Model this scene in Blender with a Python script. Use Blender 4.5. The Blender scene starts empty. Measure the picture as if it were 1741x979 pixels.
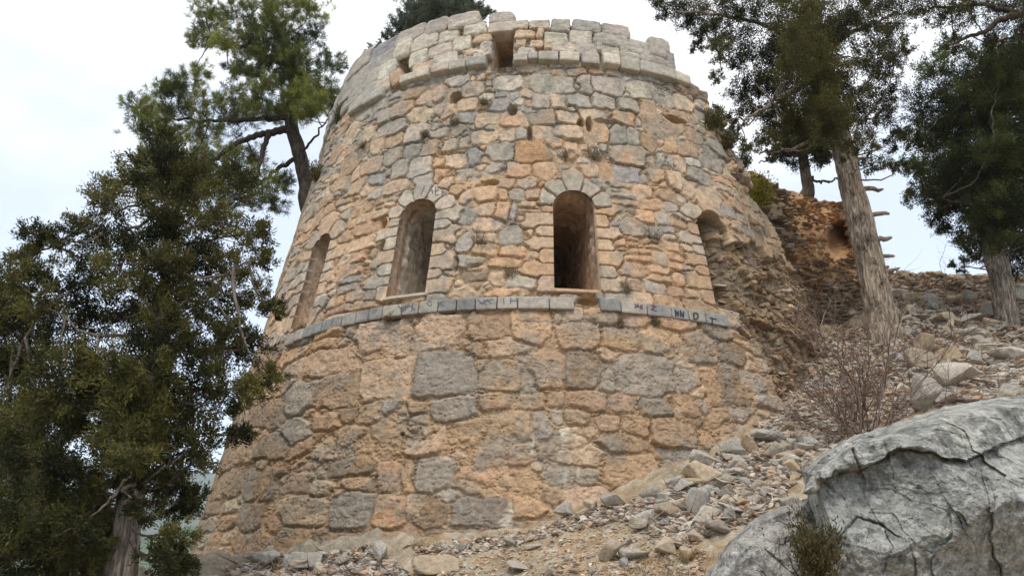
import bpy, bmesh, math, random
import numpy as np
from mathutils import Vector, Matrix
from mathutils.bvhtree import BVHTree

random.seed(7)
RNG = np.random.default_rng(11)
S = bpy.context.scene
COL = S.collection

# ------------------------------------------------------------------ camera model
F, PITCH, ROLL = 1350.0, 0.36508547, 0.0186712
CR, SR = math.cos(ROLL), math.sin(ROLL)
CP, SP = math.cos(PITCH), math.sin(PITCH)

def ray(px, py):
    u = np.asarray(px, float) - 870.5; v = np.asarray(py, float) - 489.5
    a = CR * u + SR * v; b = -SR * u + CR * v
    x = a / F; up = -b / F
    return np.stack([x, CP - SP * up, SP + CP * up], -1)

def at(px, py, Y):
    """world point on the ray of a pixel at forward distance Y (world y)"""
    d = ray(px, py)
    return d * (np.asarray(Y, float) / d[..., 1])[..., None]

def ppm(Y, py=489):
    d = ray(870, py); k = Y / d[1]
    return F / k            # photo pixels per metre at that distance

# ------------------------------------------------------------------ tower cone
AX, AY = 0.6387, 18.0
R1, H1 = 6.3346, 4.2079
KB = -0.17077
SC = 6.3                     # metres of s per radian

def Rh(h): return R1 + KB * (h - H1)

def cone(th, h, off=0.0):
    r = Rh(h) + off
    return np.stack([AX + r * np.sin(th), AY - r * np.cos(th), h + 0 * th], -1)

def pix2cone(px, py, off=0.0):
    d = ray(px, py)
    dx, dy, dz = d[..., 0], d[..., 1], d[..., 2]
    r0 = R1 - KB * H1 + off
    A = dx * dx + dy * dy - (KB * dz) ** 2
    B = -2 * (dx * AX + dy * AY) - 2 * r0 * KB * dz
    C = AX * AX + AY * AY - r0 * r0
    D = B * B - 4 * A * C
    t = (-B - np.sqrt(np.maximum(D, 0))) / (2 * A)
    h = t * dz
    th = np.arctan2(t * dx - AX, AY - t * dy)
    return th, h

# ------------------------------------------------------------------ noise
def _hash(i, j, k, seed):
    n = (i * 374761393 + j * 668265263 + k * 2147483647 + seed * 974711 + 1013904223) & 0xFFFFFFFF
    n = ((n ^ (n >> 13)) * 1274126177) & 0xFFFFFFFF
    n = ((n ^ (n >> 16)) * 2246822519) & 0xFFFFFFFF
    return ((n ^ (n >> 15)) & 0xFFFFFF) / float(0xFFFFFF)

def vnoise(P, seed=0):
    P = np.asarray(P, float)
    i = np.floor(P).astype(np.int64); f = P - i
    f = f * f * f * (f * (f * 6 - 15) + 10)
    x, y, z = i[..., 0], i[..., 1], i[..., 2]
    fx, fy, fz = f[..., 0], f[..., 1], f[..., 2]
    r = 0
    for dx in (0, 1):
        wx = fx if dx else 1 - fx
        for dy in (0, 1):
            wy = fy if dy else 1 - fy
            for dz in (0, 1):
                wz = fz if dz else 1 - fz
                r = r + wx * wy * wz * _hash(x + dx, y + dy, z + dz, seed)
    return r * 2 - 1

def fbm(P, oct=4, seed=0, gain=.5):
    P = np.asarray(P, float); a = 1.0; s = 0; t = 0
    for o in range(oct):
        s = s + a * vnoise(P * (2.03 ** o) + o * 17.3, seed + o * 7); t += a; a *= gain
    return s / t

def P2(a, b, c=0.0): return np.stack([a, b, c + 0 * a], -1)
def sstep(a, b, x):
    t = np.clip((x - a) / (b - a), 0, 1); return t * t * (3 - 2 * t)

# ------------------------------------------------------------------ mesh helpers
def srgb(r, g, b):
    c = np.array([r, g, b], float) / 255
    return np.where(c <= .04045, c / 12.92, ((c + .055) / 1.055) ** 2.4)

def mesh_np(name, V, faces, mat, parent=None, col=None, smooth=False, loop_sizes=None):
    """faces: (n,k) array (k=3/4) or list of such arrays"""
    me = bpy.data.meshes.new(name)
    V = np.ascontiguousarray(V, np.float32)
    if not isinstance(faces, list): faces = [faces]
    faces = [np.asarray(f, np.int32) for f in faces if len(f)]
    li = np.concatenate([f.ravel() for f in faces])
    tot = np.concatenate([np.full(len(f), f.shape[1], np.int32) for f in faces])
    st = np.concatenate([[0], np.cumsum(tot)[:-1]]).astype(np.int32)
    me.vertices.add(len(V)); me.vertices.foreach_set('co', V.ravel())
    me.loops.add(len(li)); me.loops.foreach_set('vertex_index', li)
    me.polygons.add(len(tot)); me.polygons.foreach_set('loop_start', st); me.polygons.foreach_set('loop_total', tot)
    me.update(calc_edges=True); me.validate()
    if col is not None:
        a = me.color_attributes.new('Col', 'FLOAT_COLOR', 'POINT')
        c = np.ones((len(V), 4), np.float32); c[:, :3] = col
        a.data.foreach_set('color', c.ravel())
    me.polygons.foreach_set('use_smooth', np.full(len(me.polygons), smooth, bool))
    me.materials.append(mat)
    o = bpy.data.objects.new(name, me); COL.objects.link(o)
    if parent is not None: o.parent = parent
    return o

def empty(name, loc=(0, 0, 0)):
    o = bpy.data.objects.new(name, None); COL.objects.link(o); o.location = loc; o.empty_display_size = .2
    return o

def tag(o, label=None, cat=None, group=None, kind=None):
    if label: o['label'] = label
    if cat: o['category'] = cat
    if group: o['group'] = group
    if kind: o['kind'] = kind
    return o

class MB:
    def __init__(s): s.V = []; s.F = {3: [], 4: []}; s.C = []; s.n = 0
    def add(s, V, F, c=None):
        V = np.asarray(V, float); F = np.asarray(F, int)
        if len(F) == 0: return
        s.V.append(V); s.F[F.shape[1]].append(F + s.n)
        if c is None: c = (.5, .5, .5)
        c = np.asarray(c, float)
        s.C.append(np.broadcast_to(c, (len(V), 3)))
        s.n += len(V)
    def build(s, name, mat, parent=None, smooth=False):
        if not s.n: return None
        V = np.concatenate(s.V)
        if parent is not None: V = V - np.array(parent.location if parent.parent is None else parent.parent.location)
        fs = [np.concatenate(s.F[k]) for k in (3, 4) if s.F[k]]
        return mesh_np(name, V, fs, mat, parent, np.concatenate(s.C), smooth)

def grid_faces(nu, nv):
    i = np.arange(nu - 1)[:, None] * nv + np.arange(nv - 1)[None, :]
    return np.stack([i, i + nv, i + nv + 1, i + 1], -1).reshape(-1, 4)

def frames(P):
    P = np.asarray(P, float); T = np.gradient(P, axis=0); T /= np.linalg.norm(T, axis=1)[:, None] + 1e-9
    ref = np.array([.31, .22, .93]) if abs(T[0] @ np.array([.31, .22, .93])) < .9 else np.array([1., 0, 0])
    N = np.zeros_like(P); n = ref - T[0] * (ref @ T[0]); n /= np.linalg.norm(n)
    for i in range(len(P)):
        n = n - T[i] * (n @ T[i]); n /= np.linalg.norm(n) + 1e-9; N[i] = n
    return T, N, np.cross(T, N)

def tube(mb, P, R, k=6, c=(.3, .25, .2), cap=True):
    P = np.asarray(P, float); R = np.broadcast_to(np.asarray(R, float), (len(P),))
    T, N, B = frames(P)
    a = np.arange(k) / k * 2 * math.pi
    V = (P[:, None] + R[:, None, None] * (np.cos(a)[None, :, None] * N[:, None] + np.sin(a)[None, :, None] * B[:, None])).reshape(-1, 3)
    i = np.arange(len(P) - 1)[:, None] * k; j = np.arange(k)[None]; j2 = (j + 1) % k
    Fq = np.stack([i + j, i + j2, i + k + j2, i + k + j], -1).reshape(-1, 4)
    mb.add(V, Fq, c)

def spline(P, n):
    P = np.asarray(P, float); m = len(P)
    if m == 2: return P[0] + (P[1] - P[0]) * np.linspace(0, 1, n)[:, None]
    Q = np.vstack([2 * P[0] - P[1], P, 2 * P[-1] - P[-2]])
    t = np.linspace(0, m - 1, n); i = np.minimum(t.astype(int), m - 2); f = (t - i)[:, None]
    a, b, c, d = Q[i], Q[i + 1], Q[i + 2], Q[i + 3]
    return .5 * (2 * b + (c - a) * f + (2 * a - 5 * b + 4 * c - d) * f ** 2 + (3 * b - a - 3 * c + d) * f ** 3)

# ------------------------------------------------------------------ materials
def new_mat(name):
    m = bpy.data.materials.new(name); m.use_nodes = True
    nt = m.node_tree; b = nt.nodes['Principled BSDF']
    return m, nt, b

def stone_mat(name, scale=14, bump=.5, var=.35, rough=.93, use_col=True, base=(.3, .28, .25), rand=0.0, speck=0.0, dist=.02):
    m, nt, b = new_mat(name); N = nt.nodes; L = nt.links
    b.inputs['Roughness'].default_value = rough
    b.inputs['Specular IOR Level'].default_value = .18
    tc = N.new('ShaderNodeTexCoord')
    def noise(sc, det=6, ro=.6):
        n = N.new('ShaderNodeTexNoise'); n.inputs['Scale'].default_value = sc; n.inputs['Detail'].default_value = det
        n.inputs['Roughness'].default_value = ro; L.new(tc.outputs['Object'], n.inputs['Vector']); return n
    n1 = noise(scale); n2 = noise(scale * .22, 4); n3 = noise(scale * 4.5, 3)
    if use_col:
        a = N.new('ShaderNodeAttribute'); a.attribute_name = 'Col'; c0 = a.outputs['Color']
    else:
        rgb = N.new('ShaderNodeRGB'); rgb.outputs[0].default_value = (*base, 1); c0 = rgb.outputs[0]
    def mul(col, fac_sock, lo, hi):
        mr = N.new('ShaderNodeMapRange'); mr.inputs['From Min'].default_value = .3; mr.inputs['From Max'].default_value = .7
        mr.inputs['To Min'].default_value = lo; mr.inputs['To Max'].default_value = hi; L.new(fac_sock, mr.inputs['Value'])
        vm = N.new('ShaderNodeVectorMath'); vm.operation = 'SCALE'; L.new(col, vm.inputs[0]); L.new(mr.outputs[0], vm.inputs['Scale'])
        return vm.outputs[0]
    c = mul(c0, n1.outputs['Fac'], 1 - var, 1 + var)
    c = mul(c, n3.outputs['Fac'], 1 - var * .7, 1 + var * .7)
    if rand:
        oi = N.new('ShaderNodeObjectInfo')
        mr = N.new('ShaderNodeMapRange'); mr.inputs['To Min'].default_value = 1 - rand; mr.inputs['To Max'].default_value = 1 + rand
        L.new(oi.outputs['Random'], mr.inputs['Value'])
        vm = N.new('ShaderNodeVectorMath'); vm.operation = 'SCALE'; L.new(c, vm.inputs[0]); L.new(mr.outputs[0], vm.inputs['Scale']); c = vm.outputs[0]
        # some stones are more ochre
        mx = N.new('ShaderNodeMix'); mx.data_type = 'RGBA'; mx.blend_type = 'MULTIPLY'
        w = N.new('ShaderNodeMath'); w.operation = 'MULTIPLY'; w.inputs[1].default_value = 7.31; L.new(oi.outputs['Random'], w.inputs[0])
        fr = N.new('ShaderNodeMath'); fr.operation = 'FRACT'; L.new(w.outputs[0], fr.inputs[0])
        pw = N.new('ShaderNodeMath'); pw.operation = 'POWER'; pw.inputs[1].default_value = 2.0; L.new(fr.outputs[0], pw.inputs[0])
        L.new(pw.outputs[0], mx.inputs['Factor']); L.new(c, mx.inputs['A']); mx.inputs['B'].default_value = (1.0, .80, .56, 1); c = mx.outputs['Result']
    if speck:
        rmp = N.new('ShaderNodeMapRange'); rmp.inputs['From Min'].default_value = .56; rmp.inputs['From Max'].default_value = .66
        L.new(noise(scale * 1.2, 5, .7).outputs['Fac'], rmp.inputs['Value'])
        sc_ = N.new('ShaderNodeMath'); sc_.operation = 'MULTIPLY'; sc_.inputs[1].default_value = speck; L.new(rmp.outputs[0], sc_.inputs[0])
        mx = N.new('ShaderNodeMix'); mx.data_type = 'RGBA'; L.new(sc_.outputs[0], mx.inputs['Factor']); L.new(c, mx.inputs['A'])
        mx.inputs['B'].default_value = (.50, .49, .46, 1); c = mx.outputs['Result']
        rm2 = N.new('ShaderNodeMapRange'); rm2.inputs['From Min'].default_value = .58; rm2.inputs['From Max'].default_value = .70
        L.new(noise(scale * .7, 6, .75).outputs['Fac'], rm2.inputs['Value'])
        s2 = N.new('ShaderNodeMath'); s2.operation = 'MULTIPLY'; s2.inputs[1].default_value = speck * .9; L.new(rm2.outputs[0], s2.inputs[0])
        mx2 = N.new('ShaderNodeMix'); mx2.data_type = 'RGBA'; L.new(s2.outputs[0], mx2.inputs['Factor']); L.new(c, mx2.inputs['A'])
        mx2.inputs['B'].default_value = (.10, .105, .11, 1); c = mx2.outputs['Result']
    L.new(c, b.inputs['Base Color'])
    bp = N.new('ShaderNodeBump'); bp.inputs['Strength'].default_value = bump; bp.inputs['Distance'].default_value = dist
    ad = N.new('ShaderNodeMath'); ad.operation = 'ADD'; L.new(n1.outputs['Fac'], ad.inputs[0])
    ml = N.new('ShaderNodeMath'); ml.operation = 'MULTIPLY'; ml.inputs[1].default_value = .45; L.new(n3.outputs['Fac'], ml.inputs[0]); L.new(ml.outputs[0], ad.inputs[1])
    L.new(ad.outputs[0], bp.inputs['Height']); L.new(bp.outputs[0], b.inputs['Normal'])
    return m

def leaf_mat(name, trans=.25):
    m, nt, b = new_mat(name); N = nt.nodes; L = nt.links
    a = N.new('ShaderNodeAttribute'); a.attribute_name = 'Col'
    L.new(a.outputs['Color'], b.inputs['Base Color']); b.inputs['Roughness'].default_value = .75
    b.inputs['Specular IOR Level'].default_value = .15
    tr = N.new('ShaderNodeBsdfTranslucent'); L.new(a.outputs['Color'], tr.inputs['Color'])
    mx = N.new('ShaderNodeMixShader'); mx.inputs[0].default_value = trans
    L.new(b.outputs[0], mx.inputs[1]); L.new(tr.outputs[0], mx.inputs[2])
    L.new(mx.outputs[0], N['Material Output'].inputs['Surface'])
    return m

def bark_mat(name):
    m, nt, b = new_mat(name); N = nt.nodes; L = nt.links
    b.inputs['Roughness'].default_value = .95; b.inputs['Specular IOR Level'].default_value = .1
    a = N.new('ShaderNodeAttribute'); a.attribute_name = 'Col'
    tc = N.new('ShaderNodeTexCoord'); mp = N.new('ShaderNodeMapping'); mp.inputs['Scale'].default_value = (28, 28, 3)
    L.new(tc.outputs['Object'], mp.inputs[0])
    n = N.new('ShaderNodeTexNoise'); n.inputs['Scale'].default_value = 1; n.inputs['Detail'].default_value = 6; n.inputs['Roughness'].default_value = .65
    L.new(mp.outputs[0], n.inputs['Vector'])
    mr = N.new('ShaderNodeMapRange'); mr.inputs['From Min'].default_value = .3; mr.inputs['From Max'].default_value = .7
    mr.inputs['To Min'].default_value = .045; mr.inputs['To Max'].default_value = 1.4; L.new(n.outputs['Fac'], mr.inputs['Value'])
    vm = N.new('ShaderNodeVectorMath'); vm.operation = 'SCALE'; L.new(a.outputs['Color'], vm.inputs[0]); L.new(mr.outputs[0], vm.inputs['Scale'])
    L.new(vm.outputs[0], b.inputs['Base Color'])
    bp = N.new('ShaderNodeBump'); bp.inputs['Strength'].default_value = .7; bp.inputs['Distance'].default_value = .02
    L.new(n.outputs['Fac'], bp.inputs['Height']); L.new(bp.outputs[0], b.inputs['Normal'])
    return m

M_wall = stone_mat('wall_masonry', 11, .5, .26, speck=0.0, dist=.03)
M_block = stone_mat('cut_limestone', 12, .4, .22, dist=.02)
M_int = stone_mat('window_inner_stone', 9, .8, .30, dist=.04)
M_rub = stone_mat('rubble_stone', 12, .5, .26)
M_rock = stone_mat('loose_limestone', 5, .9, .24, use_col=False, base=(.40, .365, .315), rand=.24, speck=.3)
M_boul = stone_mat('boulder_limestone', 8.5, 1.3, .46, speck=.75, dist=.04)
M_soil = stone_mat('dry_soil', 6, .8, .3, dist=.05)
M_leaf = leaf_mat('juniper_leaf', .28)
M_needle = leaf_mat('pine_needle', .3)
M_dry = leaf_mat('dry_plant', .2)
M_bark = bark_mat('bark')
m, nt, b = new_mat('black_paint'); b.inputs['Base Color'].default_value = (.012, .012, .014, 1); b.inputs['Roughness'].default_value = .6; M_black = m
m, nt, b = new_mat('faded_blue_paint'); b.inputs['Base Color'].default_value = (.10, .10, .12, 1); b.inputs['Roughness'].default_value = .8; M_faded = m
m, nt, b = new_mat('faded_purple_paint'); b.inputs['Base Color'].default_value = (.10, .05, .08, 1); b.inputs['Roughness'].default_value = .8; M_purple = m
m, nt, b = new_mat('pale_scratches'); b.inputs['Base Color'].default_value = (.42, .37, .29, 1); b.inputs['Roughness'].default_value = .9; M_pale = m

# ------------------------------------------------------------------ stone colours (base albedo)
PAL = {'o': srgb(196, 155, 116), 'O': srgb(200, 146, 98), 'p': srgb(200, 169, 138), 'w': srgb(192, 177, 157), 'g': srgb(168, 157, 143),
       'b': srgb(150, 147, 143), 't': srgb(174, 142, 111), 'd': srgb(130, 112, 93), 'B': srgb(142, 138, 131), 'k': srgb(114, 111, 106)}

for k_ in list(PAL):
    PAL[k_] = PAL[k_] * .86 + PAL[k_].mean() * .14
# stones read off the photograph: crop origin, scale, (cx, cy, w, h, colour)
CROPS = [
 (560, 130, 4.895, "600,270,150,130,o 470,330,90,120,g 510,430,230,100,g 525,540,140,90,t 730,320,190,110,p 710,470,190,150,w 690,610,140,100,g 750,760,180,140,w 490,670,130,110,p 340,740,170,120,o 590,770,150,130,g 395,590,90,110,p 310,490,120,120,p 185,470,110,120,p 170,620,80,80,t 160,740,120,160,t 270,640,100,90,t 210,820,90,110,p 100,890,130,100,p 390,850,130,90,b 220,920,130,110,p 540,930,170,90,p 790,170,110,90,p 920,140,120,110,p 930,260,100,100,p 830,590,140,110,t 930,820,120,130,o 920,720,110,90,o 60,650,80,120,t 310,940,120,80,p"),
 (750, 110, 4.895, "80,240,160,120,o 260,210,190,120,p 550,150,230,130,w 840,160,190,150,g 210,325,190,100,p 490,320,170,110,b 50,370,110,130,o 830,300,140,130,g 210,450,150,90,b 590,455,210,110,o 380,465,170,90,p 840,450,220,110,t 845,565,190,120,p 360,590,230,100,p 555,575,130,110,p 660,570,90,110,g 80,660,120,80,p 180,635,80,80,p 755,725,290,180,O 490,720,220,140,g 280,760,110,130,b 430,900,180,110,g 630,890,200,130,o 850,880,200,150,o 200,930,200,110,g 320,850,80,60,p 100,800,200,110,p 40,920,80,90,p"),
 (940, 110, 4.895, "50,55,110,70,t 205,55,170,60,t 360,65,130,45,t 490,75,110,50,t 100,165,150,150,g 270,170,100,150,g 460,180,260,160,g 715,215,180,140,w 50,310,110,130,p 210,300,190,110,g 435,310,200,110,g 635,345,190,100,g 930,270,130,120,g 120,440,190,120,p 340,435,210,110,p 590,440,190,110,o 125,560,210,120,p 355,570,200,160,o 535,590,130,150,g 665,595,110,140,g 810,440,150,240,t 930,425,130,100,p 660,760,300,150,t 920,800,130,130,g 800,650,110,130,t 920,640,120,130,o 620,905,210,110,b 440,890,120,100,o 790,800,100,100,t 860,930,120,90,o 150,720,100,120,p"),
 (740, 290, 4.45, "70,80,100,120,p 240,50,190,90,b 435,30,150,80,g 240,195,80,110,p 380,175,180,120,o 500,180,60,90,o 615,170,110,100,g 510,310,150,150,o 590,310,90,150,b 740,170,110,80,p 230,540,100,130,g 560,490,170,140,g 590,610,210,70,o 250,350,110,100,b 200,920,160,90,p 540,700,250,60,o 280,680,180,80,g 300,800,160,80,d 500,920,200,60,o"),
 (1120, 120, 4.45, "50,200,110,100,g 185,255,130,120,p 70,340,150,90,t 210,370,110,90,t 100,440,150,90,t 60,550,150,120,o 220,600,150,120,t 60,690,160,110,g 160,710,110,110,p 120,830,120,130,p 240,890,120,120,p 410,490,90,50,t 270,500,100,80,t 390,700,160,110,g 480,610,150,100,g 110,130,110,60,d 290,100,110,80,d 70,960,140,70,t"),
 (1140, 330, 3.765, "55,180,90,70,t 50,540,100,80,o 40,620,110,50,t"),
 (480, 530, 4.079, "700,190,370,220,p 330,340,370,180,p 95,390,110,140,p 390,530,280,230,t 700,450,340,250,p 110,590,220,200,g 270,760,200,110,t 440,710,120,90,d 580,710,150,100,t 730,655,90,70,b 90,830,160,150,g 450,890,240,180,t 730,880,230,230,t 170,930,180,120,t 620,290,170,70,t 930,820,110,120,t"),
 (700, 520, 4.079, "175,180,340,230,p 500,150,250,170,t 840,150,260,210,o 650,290,300,110,p 230,470,390,310,B 430,310,130,80,t 620,480,280,220,t 270,710,270,170,g 90,900,190,160,p 400,890,230,200,t 700,850,280,220,t 940,440,220,260,t 600,650,200,100,t 830,660,220,100,t 810,540,80,110,g 50,700,120,80,t 60,810,140,80,p 480,400,90,70,t 910,830,150,180,g"),
 (930, 520, 4.079, "220,220,300,160,t 510,240,250,160,o 800,250,290,180,o 240,440,260,240,d 410,540,110,110,g 690,470,380,280,g 620,120,160,80,o 880,130,180,80,o 60,650,130,110,t 280,660,290,130,t 530,680,190,130,t 760,700,250,110,d 50,780,110,140,g 200,760,160,110,t 430,830,180,130,t 620,830,180,150,t 940,730,90,130,g 540,940,290,120,d 160,70,90,70,p 400,90,160,80,o 870,870,250,160,t 420,330,140,80,p"),
 (400, 740, 4.893, "960,640,330,300,B 1270,660,250,280,o 1290,330,230,220,o 720,430,180,120,p 560,620,320,240,p 490,400,200,130,t 960,260,330,160,d 690,110,280,170,t 950,70,280,140,t 1260,80,260,200,t 1010,390,300,110,t 330,760,100,150,o 320,90,200,150,d 280,400,140,170,d 130,420,110,200,d 110,700,140,200,d 1420,330,130,220,o 830,470,100,80,t"),
 (690, 720, 4.893, "160,140,310,210,p 530,110,300,200,t 850,80,260,180,t 960,250,160,180,t 680,290,200,200,t 210,410,270,250,g 650,450,220,110,o 610,760,520,270,k 200,770,300,230,d 1010,720,260,160,o 1000,500,220,200,o 1350,130,220,200,p 1180,250,160,130,t 540,540,160,100,t 60,700,150,170,p 870,530,200,140,o 1240,620,250,120,t"),
 (1130, 540, 3.767, "240,200,190,190,t 430,240,170,130,d 310,430,100,220,o 440,430,160,240,d 150,600,140,120,d 150,400,160,110,g 370,630,90,90,t 490,650,110,110,g 330,110,120,90,d 60,160,130,160,o"),
]
# stone record: cs, ch, a, b, rot, p, colour, height, edge width, tilt_s, tilt_h
STONES = []
def add_stone(cs, ch, a, b, col, p=4.0, rot=0.0, hgt=None, edge=None, flat=False, joint=1.0, jit=.03):
    low = ch < H1
    if hgt is None: hgt = random.uniform(.0, .034) if not low else random.uniform(-.006, .036)
    if edge is None: edge = random.uniform(.014, .036) if not low else random.uniform(.02, .05)
    tl = 0 if flat else (.13 if not low else .10)
    c = PAL[col] if isinstance(col, str) else col
    c = c * random.uniform(1 - jit * 2.6, 1 + jit * 2.6) * np.array([random.uniform(1 - jit, 1 + jit) for _ in range(3)])
    STONES.append((cs, ch, a, b, rot, p, c, hgt, edge, random.uniform(-tl, tl), random.uniform(-tl, tl), flat))

def px_stone(px, py, w, h, col, **k):
    th, hh = pix2cone(px, py)
    thl, _ = pix2cone(px - w / 2, py); thr, _ = pix2cone(px + w / 2, py)
    _, hu = pix2cone(px, py - h / 2); _, hd = pix2cone(px, py + h / 2)
    a = float(thr - thl) * SC / 2; b = float(hu - hd) / 2
    if not np.isfinite(a) or a > 1.0: a = min(.5, a if np.isfinite(a) else .3)
    add_stone(float(th) * SC, float(hh), max(a, .05) * 1.0, max(b, .04) * 1.0, col, **k)

# ------------------------------------------------------------------ window openings
class Win: pass
WINS = []
def make_win(l_px, r_px, b_py, top_px, spring_py, name):
    """edges read along the photo; l_px=(x at spring, x at sill) etc."""
    thl = float(pix2cone(*l_px)[0]); thr = float(pix2cone(*r_px)[0])
    w = Win(); w.th0 = (thl + thr) / 2; w.s0 = w.th0 * SC; w.hw = (thr - thl) * SC / 2
    w.hb = float(pix2cone(*b_py)[1]); w.ht = float(pix2cone(*top_px)[1]); w.hs = float(pix2cone(*spring_py)[1])
    w.name = name; w.rect = False; WINS.append(w); return w
W1 = make_win((509, 520), (541, 482), (520, 551), (537, 408), (530, 428), 'w1')
W2 = make_win((671, 430), (733, 430), (695, 501), (713, 341), (705, 368), 'w2')
W3 = make_win((941, 410), (1016, 410), (978, 492), (976, 324), (978, 352), 'w3')
W4 = make_win((1198, 440), (1250, 440), (1215, 520), (1228, 366), (1215, 385), 'w4')
W1.hw = max(W1.hw, .30)
E1 = make_win((838, 85), (873, 85), (856, 116), (856, 57), (856, 60), 'e1'); E1.rect = True
E2 = make_win((676, 122), (702, 118), (690, 141), (688, 101), (690, 101), 'e2'); E2.rect = True

def outline(w, n=14, grow=0.0):
    """closed outline points (s,h) from the bottom-left anticlockwise: bottom, right, arch, left"""
    hw = w.hw + grow; hb = w.hb - grow; pts = []
    m = 30
    for t in np.linspace(0, 1, m // 2, endpoint=False): pts.append((w.s0 - hw + 2 * hw * t, hb))
    if w.rect:
        ht = w.ht + grow
        for t in np.linspace(0, 1, m, endpoint=False): pts.append((w.s0 + hw, hb + (ht - hb) * t))
        for t in np.linspace(0, 1, m, endpoint=False): pts.append((w.s0 + hw - 2 * hw * t, ht))
        for t in np.linspace(0, 1, m, endpoint=False): pts.append((w.s0 - hw, ht - (ht - hb) * t))
    else:
        rise = max(w.ht - w.hs, .05) + grow
        for t in np.linspace(0, 1, m, endpoint=False): pts.append((w.s0 + hw, hb + (w.hs - hb) * t))
        for t in np.linspace(0, math.pi, 2 * m, endpoint=False): pts.append((w.s0 + hw * math.cos(t), w.hs + rise * math.sin(t)))
        for t in np.linspace(0, 1, m, endpoint=False): pts.append((w.s0 - hw, w.hs - (w.hs - hb) * t))
    return np.array(pts)

def inside(w, s, h, grow=0.0):
    hw = w.hw + grow
    a = (np.abs(s - w.s0) < hw) & (h > w.hb - grow)
    if w.rect: return a & (h < w.ht + grow)
    rise = max(w.ht - w.hs, .05) + grow
    y = np.maximum(h - w.hs, 0) / rise; x = (s - w.s0) / hw
    return a & (x * x + y * y < 1) & (h < w.ht + grow)

# dressed surrounds: quoins + voussoirs as flat stones in the wall
def surround(w, hq=.235, wl=(.22, .40), cols='ppwpot', left=True, right=True, nv=5, vl=.30):
    h = w.hb - .0; k = random.randint(0, 1)
    while h < w.hs - .03:
        hh = hq * random.uniform(.8, 1.2); hh = min(hh, w.hs + .06 - h)
        for sd, on in ((-1, left), (1, right)):
            if not on: continue
            L = wl[(k + (sd > 0)) % 2] * random.uniform(.85, 1.15)
            add_stone(w.s0 + sd * (w.hw + L / 2), h + hh / 2, L / 2, hh / 2 - .004, random.choice(cols), p=9, hgt=.028, edge=.012, flat=True)
        h += hh; k += 1
    rise = w.ht - w.hs
    a = np.linspace(0, math.pi, nv + 1)
    for i in range(nv):
        am = (a[i] + a[i + 1]) / 2
        if am > math.pi * .75 and not left: continue
        if am < math.pi * .25 and not right: continue
        L = vl * (1.6 if i == nv // 2 else random.uniform(.9, 1.1))
        rx, ry = w.hw + L / 2, rise + L / 2
        arcw = (w.hw + L * .5) * math.pi / nv * (.9 if rise < w.hw * .9 else 1)
        cx, cy = w.s0 + rx * math.cos(am), w.hs + ry * math.sin(am)
        add_stone(cx, cy, arcw / 2, L / 2, random.choice('gwgpw'), p=8, rot=am - math.pi / 2, hgt=.03, edge=.012, flat=True)

surround(W1, cols='pwp', nv=3)
surround(W2, cols='pwpww', nv=5)
surround(W3, cols='popop', nv=5, vl=.27)
surround(W4, cols='tgt', right=False, nv=3, vl=.28)
n_flat = len(STONES)
WPIX = []
for (x0, y0, sc, txt) in CROPS:
    for rec in txt.split():
        a, b_, c_, d_, cl = rec.split(',')
        px, py = x0 + float(a) / sc, y0 + float(b_) / sc
        th, hh = pix2cone(px, py); s_ = float(th) * SC
        if any(inside(w, s_, float(hh), .17) for w in WINS): continue
        px_stone(px, py, float(c_) / sc, float(d_) / sc, cl)

# ------------------------------------------------------------------ skyline of the wall
SKY = [(578, 160), (594, 142), (616, 116), (635, 103), (663, 84), (699, 66), (742, 53), (790, 44), (825, 44), (853, 42), (890, 44), (917, 47), (953, 52), (996, 54), (1046, 60),
       (1066, 77), (1085, 84), (1112, 84), (1132, 106), (1150, 128), (1175, 140), (1195, 158), (1203, 176), (1213, 200), (1230, 224), (1246, 255), (1262, 282), (1275, 300)]
ks, kh = [], []
for p in SKY:
    th, hh = pix2cone(*p); ks.append(float(th) * SC); kh.append(float(hh))
o_ = np.argsort(ks); ks = np.array(ks)[o_]; kh = np.array(kh)[o_]
def hmax(s):
    v = np.interp(s, ks, kh)
    v = np.where(s > ks[-1], kh[-1] - (s - ks[-1]) * .9, v)
    v = v + .05 * np.sign(vnoise(P2(s * 3.1, s * 0 + 4.2), 5)) * (s > ks[-12])
    return v

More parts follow.
